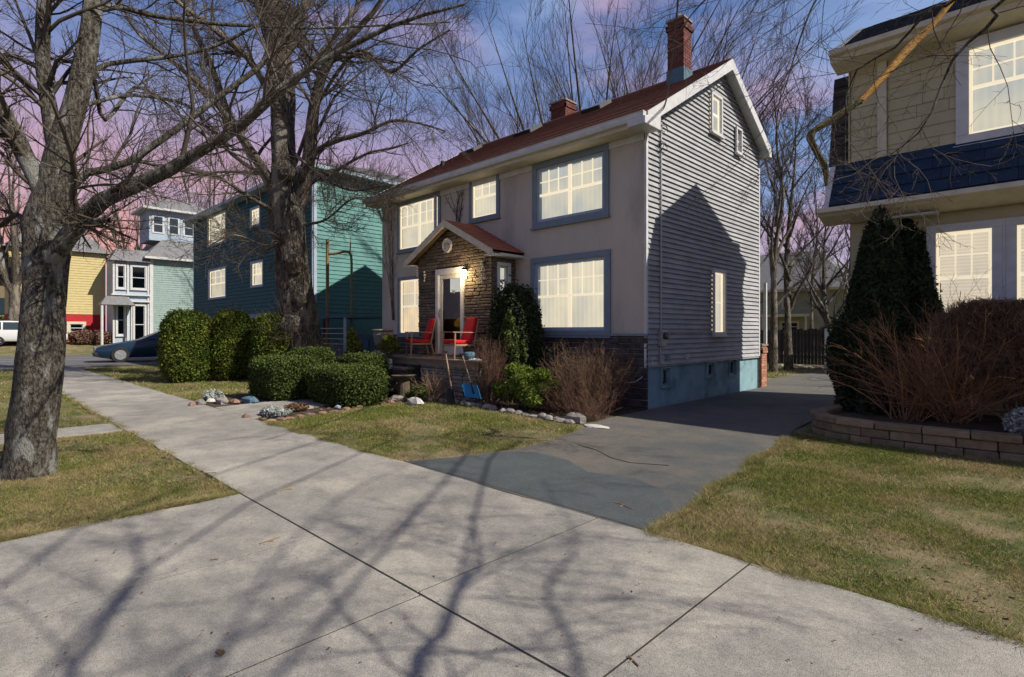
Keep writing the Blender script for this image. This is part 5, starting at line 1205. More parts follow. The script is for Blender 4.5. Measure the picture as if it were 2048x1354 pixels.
loose_shrub('juniper_bush', (x, y, 0), (.72, .5, .98), M['juniper'], 24000, .03, 84, 'bright green juniper bush in the bed between two brown bushes', 'shrub', None, 34, 3.2)
x, y = onplane(1175, 8.9), 8.9
twig_shrub('brown_bare_bush', (x, y, 0), 1, 1.3, M['bushtwig'], 230, 11, 5, 85, 'large dense bare brown bush against the dark stone base', up=.03, r0=.006, tilt=.34, base=.5, lens=(.12, .34))
x, y = onplane(1130, 8.3), 8.3
twig_shrub('purple_brown_bush', (x, y, 0), 1, .72, M['browntwig'], 110, 9, 4, 86, 'low purplish brown twiggy bush in front of the large bare bush', up=.03, r0=.004, tilt=.6, base=.3, lens=(.15, .4))
x, y = onplane(1185, 8.15), 8.15
twig_shrub('purple_brown_bush', (x, y, 0), 1, .6, M['browntwig'], 80, 8, 4, 87, 'low twiggy bush at the driveway end of the bed', up=.03, r0=.004, tilt=.55, base=.25, lens=(.15, .4))
x, y = onplane(870, 7.7), 7.7
twig_shrub('dry_grassy_clump', (x, y, 0), 1, .75, M['tantwig'], 120, 4, 0, 88, 'dry arching clump under the deck beside the stone base', up=-.02, r0=.005, tilt=.5, base=.2, arch=.25)
x, y = onplane(835, 7.3), 7.3
loose_shrub('low_yellow_groundcover', (x, y, 0), (.34, .26, .42), M['box'], 4000, .03, 89, 'low mixed green plant at the foot of the deck', 'plant')
x, y = dxy(658, 17.3)
twig_shrub('bare_brown_shrub', (x, y, 0), 1, 1.5, M['tantwig'], 40, 6, 3, 90, 'bare brown shrub at the right foot of the big trunk', up=.03, r0=.006, tilt=.35, base=.25)
x, y = dxy(1015, 11.2)
twig_shrub('dead_flower_stalks', (x, y, 0), 1, .62, M['tantwig'], 9, 2, 0, 91, 'a few pale dead stalks standing in the flower bed', up=.1, r0=.006, tilt=.3, base=.2)
x, y = dxy(425, 12.6); shrub('grey_plant', (x, y, 0), (.24, .2, .24), M['greyleaf'], 900, .04, 92, 'silver grey plant at the left edge of the walk entrance', 'plant', None, 'round', .3, core=False)
x, y = dxy(548, 10.3); shrub('grey_plant', (x, y, 0), (.33, .22, .16), M['greyleaf'], 1500, .035, 93, 'low silver grey plant at the corner of the front lawn', 'plant', None, 'round', .3, core=False)
x, y = dxy(590, 11.0); shrub('grey_plant', (x, y, 0), (.28, .22, .14), M['deadleaf'], 1200, .035, 94, 'withered grey brown plant next to the wide box hedge', 'plant', None, 'round', .3, core=False)
# edging stones
EG = 'stones edging the flower bed'
ORD = 'first second third fourth fifth sixth seventh eighth ninth tenth eleventh twelfth thirteenth fourteenth fifteenth sixteenth seventeenth eighteenth nineteenth twentieth'.split()
edge = catmull([(-9.78, 3.95), (-9.95, 4.6), (-10.15, 5.5), (-10.5, 6.6), (-10.35, 7.3), (-9.7, 7.75), (-8.9, 7.8), (-8.0, 7.72), (-7.2, 7.6), (-6.5, 7.55), (-5.95, 7.5)], 34)
for i, (ex_, ey_) in enumerate(edge):
    r = random.Random(100 + i); k = i / 33
    if k < .42: rock('edging_stone', (ex_, ey_, -.01), (r.uniform(.09, .13), r.uniform(.08, .1), r.uniform(.03, .045)), M['rockred'], i, 'flat reddish stone beside the garden walk, the %s one from the pavement' % ORD[i], EG)
    else: rock('edging_stone', (ex_ + r.uniform(-.04, .04), ey_ + r.uniform(-.05, .05), -.01), (r.uniform(.08, .15), r.uniform(.06, .1), r.uniform(.04, .075)), M['rock'], i, 'rough brown grey edging stone between lawn and bushes, %s from the driveway' % ORD[33 - i], EG)
def gp(px, py): p = G(px, py); return (p.x, p.y, 0)
rock('large_pale_stone', gp(831, 810), (.22, .12, .12), M['plaque'], 201, 'large pale half round stone at the lawn corner by the walk', flat=.4)
rock('large_grey_stone', gp(795, 803), (.24, .16, .09), M['rock'], 202, 'broad brown grey stone left of the pale half round one')
rock('flat_pale_slab', gp(873, 801), (.32, .16, .045), M['plaque'], 203, 'flat pale stone lying in front of the stacked stone base')
rock('end_block', gp(1150, 845), (.22, .13, .11), M['rock'], 204, 'squarish stone at the driveway end of the edging')
rock('pale_flagstone', gp(1195, 856), (.25, .14, .03), M['plaque'], 205, 'pale flat flagstone at the driveway edge by the bushes')
rock('blue_green_stone', gp(500, 807), (.30, .13, .10), M['bluepaint'], 206, 'rounded blue green painted stone by the walk entrance')
for i, (a, b, q, mm, lb) in enumerate(((400, 811, .2, 'rock', 'rough grey rock left of the walk entrance'), (422, 806, .15, 'plaque', 'jagged white rock left of the walk entrance'), (445, 808, .22, 'rock', 'flat brown rock beside the jagged white one'), (470, 808, .16, 'rockred', 'orange brown rock near the blue green stone'), (384, 813, .14, 'rockred', 'dark reddish rock at the far left of the rock pile'))):
    rock('garden_rock', gp(a, b), (q, q * .6, q * .45), M[mm], 210 + i, lb, 'rocks left of the walk entrance')
rock('red_brick_piece', gp(492, 838), (.09, .06, .06), M['rockred'], 220, 'small reddish chunk at the pavement corner of the walk')
rock('lilac_stone', gp(676, 818), (.09, .06, .05), M['paleblue'], 221, 'small lilac blue stone before the wide box hedge')

# climbing bare vines on the stucco
def vine(px0, py0, px1, py1, n, seed, label):
    r = np.random.default_rng(seed); root = thing('bare_vine', tuple(FF.P(FF.pix(px0, py0)[0], .2, .03)), label, 'vine'); s0, h0 = FF.pix(px0, py0); s1, h1 = FF.pix(px1, py1); P = []
    for k in range(n):
        a = r.uniform(-.25, .25); q = r.uniform(2, 4); ph = r.uniform(0, 6); e_ = r.uniform(-.45, .45); top = r.uniform(.75, 1)
        pts = [FF.P(s0 + (s1 - s0) * f + a * f + e_ * f * f + .07 * math.sin(f * q + ph), h0 + (h1 - h0) * f * top, .03) for f in np.linspace(0, 1, 9)]
        P.append(catmull([list(p) for p in pts], 16))
    P = np.array(P); R = np.tile(np.linspace(.010, .003, 16), (n, 1))
    def press(A): A[:, :, 1] = HY0 - .018; return A
    A, RA = spawn(P, R, 6, .2, .95, .6, .12, .3, 6, .05, .16, .6, .003, rg=r); press(A); B, RB = spawn(A, RA, 4, .2, 1, .6, .3, .6, 5, .03, .2, .6, .002, rg=r); press(B); C_, RC = spawn(B, RB, 3, .2, 1, .6, .3, .6, 4, .03, .2, .6, .002, rg=r); press(C_)
    V, F = tubes(P, R, 5); link('stem', npmesh('stem', V, F, M['twig']), root)['kind'] = 'stuff'
    V, F = merge([tubes(A, RA, 3), tubes(B, RB, 3), tubes(C_, RC, 3)]); link('tendrils', npmesh('tendrils', V, F, M['twig']), root)['kind'] = 'stuff'
vine(788, 640, 782, 408, 6, 301, 'bare climbing vine on the stucco at the far left corner of the house')
vine(918, 450, 915, 372, 8, 302, 'bare climbing vine tangle on the stucco above the porch roof')

# ================================================================== teal house on the left
TX1, TY = -20.0, 9.66; TX0 = -34.6
FT = Fr((TX0, TY, 0), (1, 0, 0), (0, -1, 0)); FTS = Fr((TX1, TY, 0), (0, 1, 0), (1, 0, 0)); TZ = 7.85; TB = 2.36
th_ = thing('teal_house', ((TX0 + TX1) / 2, TY, 0), 'large teal clapboard house behind the rounded shrubs with lit windows', 'house')
def tw_(a, b, t, bo): 
    s0, h1 = FT.pix(a, t); s1, h0 = FT.pix(b, bo); return (s0, s1, FT.pix((a + b) / 2, bo)[1], FT.pix((a + b) / 2, t)[1])
th1 = tw_(417, 452, 431, 486); th2 = tw_(419, 452, 540, 594); th3 = tw_(503, 520, 418, 449); th4 = tw_(504, 526, 526, 570)
hT = [th1, th2, th3, th4]
clapboards(th_, FT, .06, TX1 - TX0 - .06, TB, TZ, .165, M['teal'], hT, joined=True, name='siding_board', th=.03)
clapboards(th_, FTS, .06, 13, TB - .2, TZ, .165, M['tealsunlit'], [], joined=True, name='siding_board', th=.03)
wallsheet(th_, FT, 0, TX1 - TX0, TB, TZ, M['teal'], hT, 'front_wall', o=-.012); wallsheet(th_, FTS, 0, 13, 0, TZ, M['tealsunlit'], [], 'side_wall', o=-.012)
MB().fbox(FT, 0, TX1 - TX0, TB - .2, TB, -.01, .05).build('base_trim', M['trimblue'], th_)
MB().fbox(FT, 0, TX1 - TX0, 0, TB - .2, -.5, -.4).build('basement_wall', M['brownwall'], th_)
for i in range(30): MB().fbox(FT, 3.8 + i * .36, 3.8 + i * .36 + .34, .02, TB - .22, -.4, -.375 - random.uniform(0, .012)).build('basement_plank', M['brownwall'], th_)
for fr_, s in ((FT, TX1 - TX0 - .12), (FTS, 0)): MB().fbox(fr_, s, s + .12, TB - .2, TZ, -.005, .04).build('corner_board', M['paleblue'], th_)
MB().fbox(FT, 0, .12, TB, TZ, -.005, .04).build('corner_board', M['paleblue'], th_)
for q, lb in zip(hT, ('upper left lit window of the teal house', 'lower left lit window of the teal house', 'small upper lit window of the teal house', 'small lower lit window of the teal house')):
    window(th_, FT, q, .1, M['paleblue'], M['sashglow'], M['lit'], cols=1, grid=(2, 3), label=lb, sill=False)
MB().quadv([(TX0, TY, 0), (TX0, TY + 13, 0), (TX0, TY + 13, TZ), (TX0, TY, TZ)]).build('far_wall', M['teal'], th_)
e = .45; hx = 5.2; zr = TZ + 2.6
mb = MB(); a, b, c, d_ = (TX0 - e, TY - e), (TX1 + e, TY - e), (TX1 + e, TY + 13 + e), (TX0 - e, TY + 13 + e); r1, r2 = (TX0 + 6.5, TY + 6.5), (TX1 - 6.5, TY + 6.5)
for q in ([(*a, TZ), (*b, TZ), (*r2, zr), (*r1, zr)], [(*b, TZ), (*c, TZ), (*r2, zr)], [(*c, TZ), (*d_, TZ), (*r1, zr), (*r2, zr)], [(*d_, TZ), (*a, TZ), (*r1, zr)]): mb.quadv(q)
mb.build('hip_roof', M['tealroof'], th_)
MB().box(TX0 - e, TX1 + e, TY - e, TY + 13 + e, TZ - .14, TZ - .005).build('eaves', M['paleblue'], th_)
# dull blue back steps between the houses
st = thing('blue_back_steps', (-17.6, 9.2, 0), 'dull blue covered side steps with railings between the two houses', 'steps')
for i in range(4): MB().box(-18.9, -17.2, 9.5 + i * .28, 9.82 + i * .28, .0, 1.0 + i * .16).build('step', M['bluepaint'], st)
MB().box(-19.2, -17.0, 9.3, 11, 2.05, 2.12).build('canopy', M['bluepaint'], st)
for X in (-19.1, -17.1):
    MB().box(X, X + .07, 9.32, 9.39, 0, 2.05).build('post', M['paleblue'], st)
for k in range(4): MB().tube([(-19.05, 9.36, 1.15 + k * .18), (-17.08, 9.36, 1.15 + k * .18)], .016, 6).build('rail', M['metal'], st)
MB().box(-18.95, -17.15, 9.42, 9.46, 0, .95).build('riser_panel', M['bluepaint'], st)
# bent pipe frame
pf_ = thing('bent_pipe_frame', tuple(W(655, 700, 19.6).xy) + (0,), 'tall bent rusty pipe frame standing before the sunlit teal side wall', 'pipe')
MB().tube([Vector((*W(655, 600, 19.6).xy, 0)), W(655, 505, 19.6), W(655, 478, 19.6)], .06, 8).build('upright', M['pipe'], pf_)
MB().tube(catmull([tuple(W(*q, 19.6)) for q in ((655, 508), (672, 507), (690, 503), (700, 507), (703, 522), (703, 560), (703, 600))], 18).tolist(), .045, 8).build('bent_arm', M['pipe'], pf_)
MB().tube([W(703, 596, 19.6), Vector((*W(703, 600, 19.6).xy, 0))], .045, 8).build('upright', M['pipe'], pf_)
MB().tube([W(700, 505, 19.6), W(702, 472, 19.6)], .02, 6).build('rod', M['pipe'], pf_)

# ================================================================== far left houses, cars, hedge
vh = thing('sage_victorian_house', (-52, 11, gz(-52)), 'sage green and white Victorian house with a bay, small entrance porch and roof cupola', 'house')
B0 = gz(-52) - .1; VX = -52; VY = 11.3; FV = Fr((VX, VY, 0), (0, 1, 0), (1, 0, 0)); EV = 7.6
clapboards(vh, FV, .2, 14, B0 + .3, EV, .18, M['greenwall'], [], joined=True, name='siding_board', th=.03)
MB().box(VX - 9, VX - .012, VY, VY + 14, B0, EV).build('wall', M['greenwall'], vh)
MB().box(VX - .02, VX + .08, VY - .02, VY + .22, B0, EV).build('corner_board', M['white'], vh)
mb = MB(); mb.hexa([(VX - 9.3, VY - .4, EV), (VX + .5, VY - .4, EV), (VX + .5, VY + 14.4, EV), (VX - 9.3, VY + 14.4, EV)], [(VX - 6, VY + 2.5, EV + 3.0), (VX - 3.2, VY + 2.5, EV + 3.0), (VX - 3.2, VY + 12, EV + 3.0), (VX - 6, VY + 12, EV + 3.0)]); mb.build('roof', M['greyroof'], vh)
MB().box(VX - 9.3, VX + .56, VY - .45, VY + 14.4, EV - .18, EV - .01).build('eaves', M['white'], vh)
# white two storey bay to the left of the side wall (faces the main street)
def vpt(px, d): return W(px, HOR, d)
bayf = Fr((VX - .1, VY - 2.45, 0), (0, 1, 0), (1, 0, 0))
MB().box(VX - 2.3, VX - .1, VY - 2.45, VY - .02, B0, EV - .3).build('bay_wall', M['paleblue'], vh)
for q in ((.3, .75, 5.0, 6.7), (1.25, 2.15, 5.0, 6.7), (1.3, 2.1, B0 + .2, 3.6), (.3, .75, B0 + .9, 3.6)):
    window(vh, Fr(bayf.P(0, 0, .06), bayf.a, bayf.n), q, .12, M['white'], M['white'], M['darkglass'], cols=1, grid=(1, 1), lit=False, depth=.05)
for s in (0, .92, 2.3): MB().fbox(bayf, s, s + .12, B0, EV - .3, 0, .1).build('pilaster', M['white'], vh)
MB().hexa([(VX - 1, VY - 2.7, EV - .5), (VX + .3, VY - 2.7, EV - .5), (VX + .3, VY, EV - .5), (VX - 1, VY, EV - .5)], [(VX - 2, VY - 2.1, EV + .5), (VX - .5, VY - 2.1, EV + .5), (VX - .5, VY, EV + .5), (VX - 2, VY, EV + .5)]).build('bay_roof', M['greyroof'], vh)
for z in (3.9, 4.4): MB().fbox(bayf, -.1, 2.44, z, z + .12, 0, .25).build('string_course', M['white'], vh)
MB().hexa([(VX - .1, VY - 3.4, 3.6), (VX + 1.2, VY - 3.4, 3.6), (VX + 1.2, VY - 1.2, 3.6), (VX - .1, VY - 1.2, 3.6)], [(VX - .1, VY - 2.9, 4.3), (VX + .2, VY - 2.9, 4.3), (VX + .2, VY - 1.6, 4.3), (VX - .1, VY - 1.6, 4.3)]).build('entrance_roof', M['greyroof'], vh)
for y in (VY - 3.3, VY - 1.3): MB().tube([(VX + 1.05, y, B0), (VX + 1.05, y, 3.6)], .09, 10).build('column', M['white'], vh)
# cupola
CX, CY = VX - 3.2, VY + 2.7
cu = MB().box(CX - 1.6, CX + 1.6, CY - 2.4, CY + 2.4, EV + 1.6, EV + 4.3).build('cupola', M['paleblue'], vh)
MB().hexa([(CX - 2.1, CY - 2.9, EV + 4.3), (CX + 2.1, CY - 2.9, EV + 4.3), (CX + 2.1, CY + 2.9, EV + 4.3), (CX - 2.1, CY + 2.9, EV + 4.3)], [(CX - .5, CY - 1, EV + 5.4), (CX + .5, CY - 1, EV + 5.4), (CX + .5, CY + 1, EV + 5.4), (CX - .5, CY + 1, EV + 5.4)]).build('cupola_roof', M['greyroof'], cu)
MB().box(CX - 2.1, CX + 2.15, CY - 2.95, CY + 2.95, EV + 4.12, EV + 4.29).build('cupola_cornice', M['white'], cu)
for k in range(4):
    f_ = Fr((CX + 1.62, CY - 2.2 + k * 1.15, EV + 2.2), (0, 1, 0), (1, 0, 0)); MB().fbox(f_, 0, .9, 0, 1.5, 0, .03).build('casing', M['white'], cu); MB().fbox(f_, .14, .76, .12, 1.4, .031, .036).build('window', M['darkglass'], cu); MB().fbox(f_, .14, .76, .72, .79, .037, .05).build('meeting_rail', M['white'], cu)
chimney(VX - 1.4, VY + 5.2, .9, .9, EV + .4, EV + 2.9, M['brickp'], 0, cap=True, label='tan brick chimney on the grey roof', parent=vh, course=.15)
yh = thing('yellow_and_red_house', (-54.5, 6, gz(-54.5)), 'pale yellow house with a bright red basement storey', 'house')
YX = -54.5; B1 = gz(YX) - .1
MB().box(YX - 4, YX, 3.0, 8.78, 2.9, 7.8).build('yellow_wall', M['yellowwall'], yh); MB().box(YX - 4, YX + .02, 3.0, 8.78, B1, 2.89).build('red_wall', M['redwall'], yh)
for i in range(24): MB().slab((YX, 3.0, 2.92 + i * .2), (YX, 8.78, 2.92 + i * .2), (YX, 8.78, 3.12 + i * .2), (YX, 3.0, 3.12 + i * .2), (1, 0, 0), .03, .004).build('siding_board', M['yellowwall'], yh)
MB().hexa([(YX - 4.4, 2.6, 7.8), (YX + .4, 2.6, 7.8), (YX + .4, 9.1, 7.8), (YX - 4.4, 9.1, 7.8)], [(YX - 3, 4.5, 9.6), (YX - 1.6, 4.5, 9.6), (YX - 1.6, 7.5, 9.6), (YX - 3, 7.5, 9.6)]).build('roof', M['greyroof'], yh)
fy = Fr((YX + .12, 3.0, 0), (0, 1, 0), (1, 0, 0)); s, h = fy.pix(153, 656)
window(yh, fy, (s - .4, s + .4, h - .3, h + .3), .2, M['creamtrim'], M['white'], M['darkglass'], grid=(1, 1), lit=False, depth=.05, sill=False)
bh = thing('tan_shingled_house', (-75, 4, gz(-75)), 'tan shingled house with grey gambrel roof at the far left edge', 'house')
MB().box(-84, -75, -3, 6.6, .8, 6.5).build('wall', M['tanwall'], bh)
MB().hexa([(-84.4, -3.4, 6.5), (-74.6, -3.4, 6.5), (-74.6, 7.0, 6.5), (-84.4, 7.0, 6.5)], [(-84, -1.5, 9.6), (-75.4, -1.5, 9.6), (-75.4, 4.9, 9.6), (-84, 4.9, 9.6)]).build('roof', M['greyroof'], bh)
MB().hexa([(-84, -1.5, 9.6), (-75.4, -1.5, 9.6), (-75.4, 4.9, 9.6), (-84, 4.9, 9.6)], [(-82, 1.2, 11.2), (-77, 1.2, 11.2), (-77, 2.2, 11.2), (-82, 2.2, 11.2)]).build('roof_cap', M['greyroof'], bh)
MB().box(-74.98, -74.9, 3.0, 4.4, 3.3, 4.9).build('window', M['darkglass'], bh)
shrub('far_hedge', (-66, 4.2, .8), (1.2, 4.2, 2.0), M['box'], 6000, .16, 401, 'long dark green hedge in front of the tan shingled house', 'hedge', None, 'box', .1)
shrub('far_round_bush', (-52.6, 7.5, .55), (.8, 1.2, 1.1), M['browntwig'], 3000, .1, 402, 'low brown bush before the red basement wall', 'shrub', None, 'dome', .15)
# fence panels between the houses
def board_fence(name, p0, p1, h, bw_, label, m, seed, gap=.012):
    a, b = Vector((*p0, 0)), Vector((*p1, 0)); L = (b - a).length; d = (b - a) / L; fr_ = Fr(a, d, Vector((d.y, -d.x, 0))); root = thing(name, tuple((a + b) / 2), label, 'fence'); r = random.Random(seed); x = 0
    while x < L:
        MB().fbox(fr_, x, min(x + bw_ - gap, L), .03, h + r.uniform(-.04, .04), 0, .022 + r.uniform(-.003, .006)).build('fence_board', m, root); x += bw_
    for z in (.35, h - .3): MB().fbox(fr_, 0, L, z, z + .09, -.05, -.001).build('rail', m, root)
    x = .05
    while x < L: MB().fbox(fr_, x, x + .1, 0, h + .02, -.155, -.052).build('post', m, root); x += 2.3
board_fence('dark_board_fence', (-11.4, 28), (-7.0, 28), 1.68, .15, 'dark vertical board fence closing the back garden', M['fence'], 1)
board_fence('dark_board_fence', (-38.5, 14), (-34.7, 14), 3.1, .2, 'dark tall fence piece between the sage and the teal houses', M['fence'], 2)
# shed
shd = thing('pale_shed', (-5.2, 23.4, 0), 'small pale blue grey garden shed beside the dark fence', 'shed')
SX0 = W(1649, HOR, 21.2).x; SY0 = W(1649, HOR, 21.2).y
MB().hexa([(SX0, SY0, 0), (SX0 + 2.6, SY0, 0), (SX0 + 2.6, SY0 + 2.5, 0), (SX0, SY0 + 2.5, 0)], [(SX0, SY0, 1.68), (SX0 + 2.6, SY0, 2.9), (SX0 + 2.6, SY0 + 2.5, 2.9), (SX0, SY0 + 2.5, 1.68)]).build('shed_wall', M['shedwall'], shd)
MB().hexa([(SX0 - .15, SY0 - .12, 1.66), (SX0 + 2.7, SY0 - .12, 2.97), (SX0 + 2.7, SY0 + 2.6, 2.97), (SX0 - .15, SY0 + 2.6, 1.66)], [(SX0 - .15, SY0 - .12, 1.73), (SX0 + 2.7, SY0 - .12, 3.04), (SX0 + 2.7, SY0 + 2.6, 3.04), (SX0 - .15, SY0 + 2.6, 1.73)]).build('shed_roof', M['tealroof'], shd)
# ground ornament by the fence
gq = G(1565, 727); go_ = thing('garden_ornament', (gq.x, gq.y, 0), 'small white oval garden ornament on a stake by the dark fence', 'ornament')
MB().tube([(gq.x, gq.y, 0), (gq.x, gq.y, .3)], .012, 5).build('stake', M['white'], go_); MB().lathe((gq.x, gq.y, .3), [(.03, 0), (.09, .06), (.11, .15), (.08, .25), (.03, .3)], 12).build('oval_head', M['plaque'], go_)
flat('back_border', [(-11.4, 25.6), (-7.2, 25.2), (-6.3, 27.9), (-11.4, 27.9)], .012, M['soil'])
for i in range(14):
    rx, ry = random.uniform(-10.5, -6.8), random.uniform(25.2, 26.6); rock('border_stone', (rx, ry, -.02), (.18, .13, .08), M['rock'], 500 + i, 'brown stone of the back garden border, the %s by the dark fence' % ORD[i], 'stones edging the back border')
# far house beyond the fence
fh = thing('olive_far_house', (-16, 46, 0), 'pale olive house with big grey hipped roof behind the bare trees', 'house')
FX0, FX1, FY = W(1500, HOR, 46).x - 5, W(1760, HOR, 46).x, 46.0
FFH = Fr((FX0, FY, 0), (1, 0, 0), (0, -1, 0)); xs_ = lambda px: FFH.pix(px, 600)[0]
hh = [(xs_(1566), xs_(1584), FFH.pix(1575, 615)[1], FFH.pix(1575, 590)[1]), (xs_(1563), xs_(1595), FFH.pix(1575, 662)[1], FFH.pix(1575, 645)[1])]
wallsheet(fh, FFH, 0, FX1 - FX0, 0, 4.9, M['farwall'], hh, 'wall'); clapboards(fh, FFH, 0, FX1 - FX0, .2, 4.85, .2, M['farwall'], hh, joined=True, th=.03)
for q in hh: window(fh, FFH, q, .12, M['creamtrim'], M['white'], M['darkglass'], grid=(1, 1), lit=False, sill=False)
MB().hexa([(FX0 - .5, FY - .6, 4.85), (FX1 + .5, FY - .6, 4.85), (FX1 + .5, FY + 9, 4.85), (FX0 - .5, FY + 9, 4.85)], [(FX0 + 3.5, FY + 3.5, 8.2), (FX1 - 3.5, FY + 3.5, 8.2), (FX1 - 3.5, FY + 5, 8.2), (FX0 + 3.5, FY + 5, 8.2)]).build('roof', M['greyroof'], fh)
MB().fbox(FFH, -.5, FX1 - FX0 + .5, 4.68, 4.845, 0, .6).build('eaves', M['creamtrim'], fh)
px_ = xs_(1575); MB().fbox(FFH, px_ - 1.6, px_ + 1.8, 2.7, 2.9, 0, 1.3).build('porch_roof', M['creamtrim'], fh)
for s in (px_ - 1.5, px_ + 1.6): MB().fbox(FFH, s, s + .12, 0, 2.7, 1.1, 1.22).build('porch_post', M['creamtrim'], fh)

# cars
def car(loc, rz, label, paint, prof, glassy, W2, wheels, name='parked_car'):
    """prof: stations along x (nose at 0) of (x, z bottom, z belt, z top, half width, half width top)"""
    root = thing(name, (0, 0, 0), label, 'car'); V = []; F = []; k = 10
    for x, zb, zl, ztp, hw, ht in prof:
        V += [(x, -hw * .93, zb), (x, -hw, zb + .18), (x, -hw, (zb + zl) / 2 + .05), (x, -hw * .96, zl), (x, -ht, ztp), (x, ht, ztp), (x, hw * .96, zl), (x, hw, (zb + zl) / 2 + .05), (x, hw, zb + .18), (x, hw * .93, zb)]
    for i in range(len(prof) - 1):
        for j in range(k): F.append((i * k + j, i * k + (j + 1) % k, (i + 1) * k + (j + 1) % k, (i + 1) * k + j))
    F.append(tuple(range(k))); F.append(tuple(range((len(prof) - 1) * k, len(prof) * k)))
    mb = MB(); mb.v = V; mb.f = F; o = mb.build('body', paint, root, smooth=True); sb = o.modifiers.new('edge', 'BEVEL'); sb.width = .03; sb.segments = 2; sb.limit_method = 'ANGLE'; sb.angle_limit = .6
    for sg in (-1, 1):
        for poly in glassy:
            mb = MB(); mb.quadv([(x, sg * (y + .012), z) for x, y, z in poly]); mb.build('side_window', M['darkglass'], root)
    for x in wheels:
        for sg in (-1, 1):
            MB().lathe((x, sg * (W2 - .13), .32), [(.2, -.11), (.31, -.11), (.325, -.07), (.325, .07), (.31, .11), (.2, .11)], 22, 'Y').build('arch_shadow_ring', M['black'], root) if False else None
            wl = MB().lathe((x, sg * (W2 - .1), .32), [(.2, -.11), (.31, -.11), (.325, -.07), (.325, .07), (.31, .11), (.2, .11)], 22, 'Y').build('wheel', M['rubber'], root)
            rm = MB(); rm.lathe((x, sg * (W2 - .01), .32), [(.205, -.03), (.21, .0), (.19, .012), (.17, -.01)], 22, 'Y')
            for s_ in range(5):
                a = s_ * 2 * math.pi / 5; c = Vector((x, sg * (W2 + .0), .32)); rm.tube([c, c + Vector((math.cos(a) * .19, 0, math.sin(a) * .19))], [.035, .028], 6)
            rm.build('rim', M['rim'], wl)
    MB().box(prof[0][0] + .0, prof[0][0] + .1, -.6, -.38, .58, .66).build('headlight', M['rim'], root); MB().box(prof[0][0] + .0, prof[0][0] + .1, .38, .6, .58, .66).build('headlight', M['rim'], root)
    MB().box(prof[0][0] - .03, prof[0][0] + .2, -.7, .7, .26, .42).build('bumper', M['black'], root, bevel=.03)
    root.location = loc; root.rotation_euler.z = rz; WL[root.name] = Vector(loc); return root
coupe = [(0, .3, .58, .62, .66, .5), (.25, .22, .68, .70, .82, .7), (.9, .2, .80, .82, .88, .74), (1.45, .2, .90, .93, .89, .72), (1.6, .2, .93, .97, .89, .7), (2.3, .2, .98, 1.30, .89, .58), (3.0, .2, 1.0, 1.36, .89, .56), (3.6, .2, 1.0, 1.26, .88, .58), (4.1, .22, 1.0, 1.06, .86, .66), (4.45, .3, .9, .94, .78, .6)]
gl = [[(1.75, .87, .96), (2.9, .86, 1.0), (2.85, .60, 1.29), (2.3, .62, 1.25)], [(2.98, .86, 1.0), (3.75, .85, 1.02), (3.5, .62, 1.22), (2.95, .60, 1.29)]]
cn = W(190, 724, 27.6)
car((cn.x - .3, cn.y, .016), math.radians(84), 'dark blue low coupe parked with its nose to the left of the rounded shrubs', M['carblue'], coupe, gl, .89, (.85, 3.55)).scale = (1.2, 1.2, 1.2)
wag = [(0, .35, .7, .75, .8, .66), (.2, .3, .85, .88, .88, .76), (1.0, .28, 1.0, 1.03, .92, .78), (1.35, .28, 1.05, 1.1, .93, .76), (2.0, .28, 1.08, 1.66, .93, .66), (3.2, .28, 1.08, 1.72, .93, .66), (4.2, .28, 1.08, 1.7, .93, .66), (4.6, .32, 1.05, 1.2, .9, .72)]
gw = [[(1.6, .92, 1.1), (2.6, .92, 1.12), (2.6, .69, 1.6), (2.0, .7, 1.58)], [(2.7, .92, 1.12), (3.5, .92, 1.12), (3.5, .69, 1.62), (2.7, .69, 1.62)], [(3.6, .92, 1.12), (4.35, .92, 1.12), (4.15, .69, 1.62), (3.6, .69, 1.62)]]
car((-52.5, 2.8 + 3.3, gz(-52.5)), math.radians(-92), 'silver white wagon parked at the far left beyond the cross street', M['carwhite'], wag, gw, .93, (.9, 3.75), 'parked_wagon')

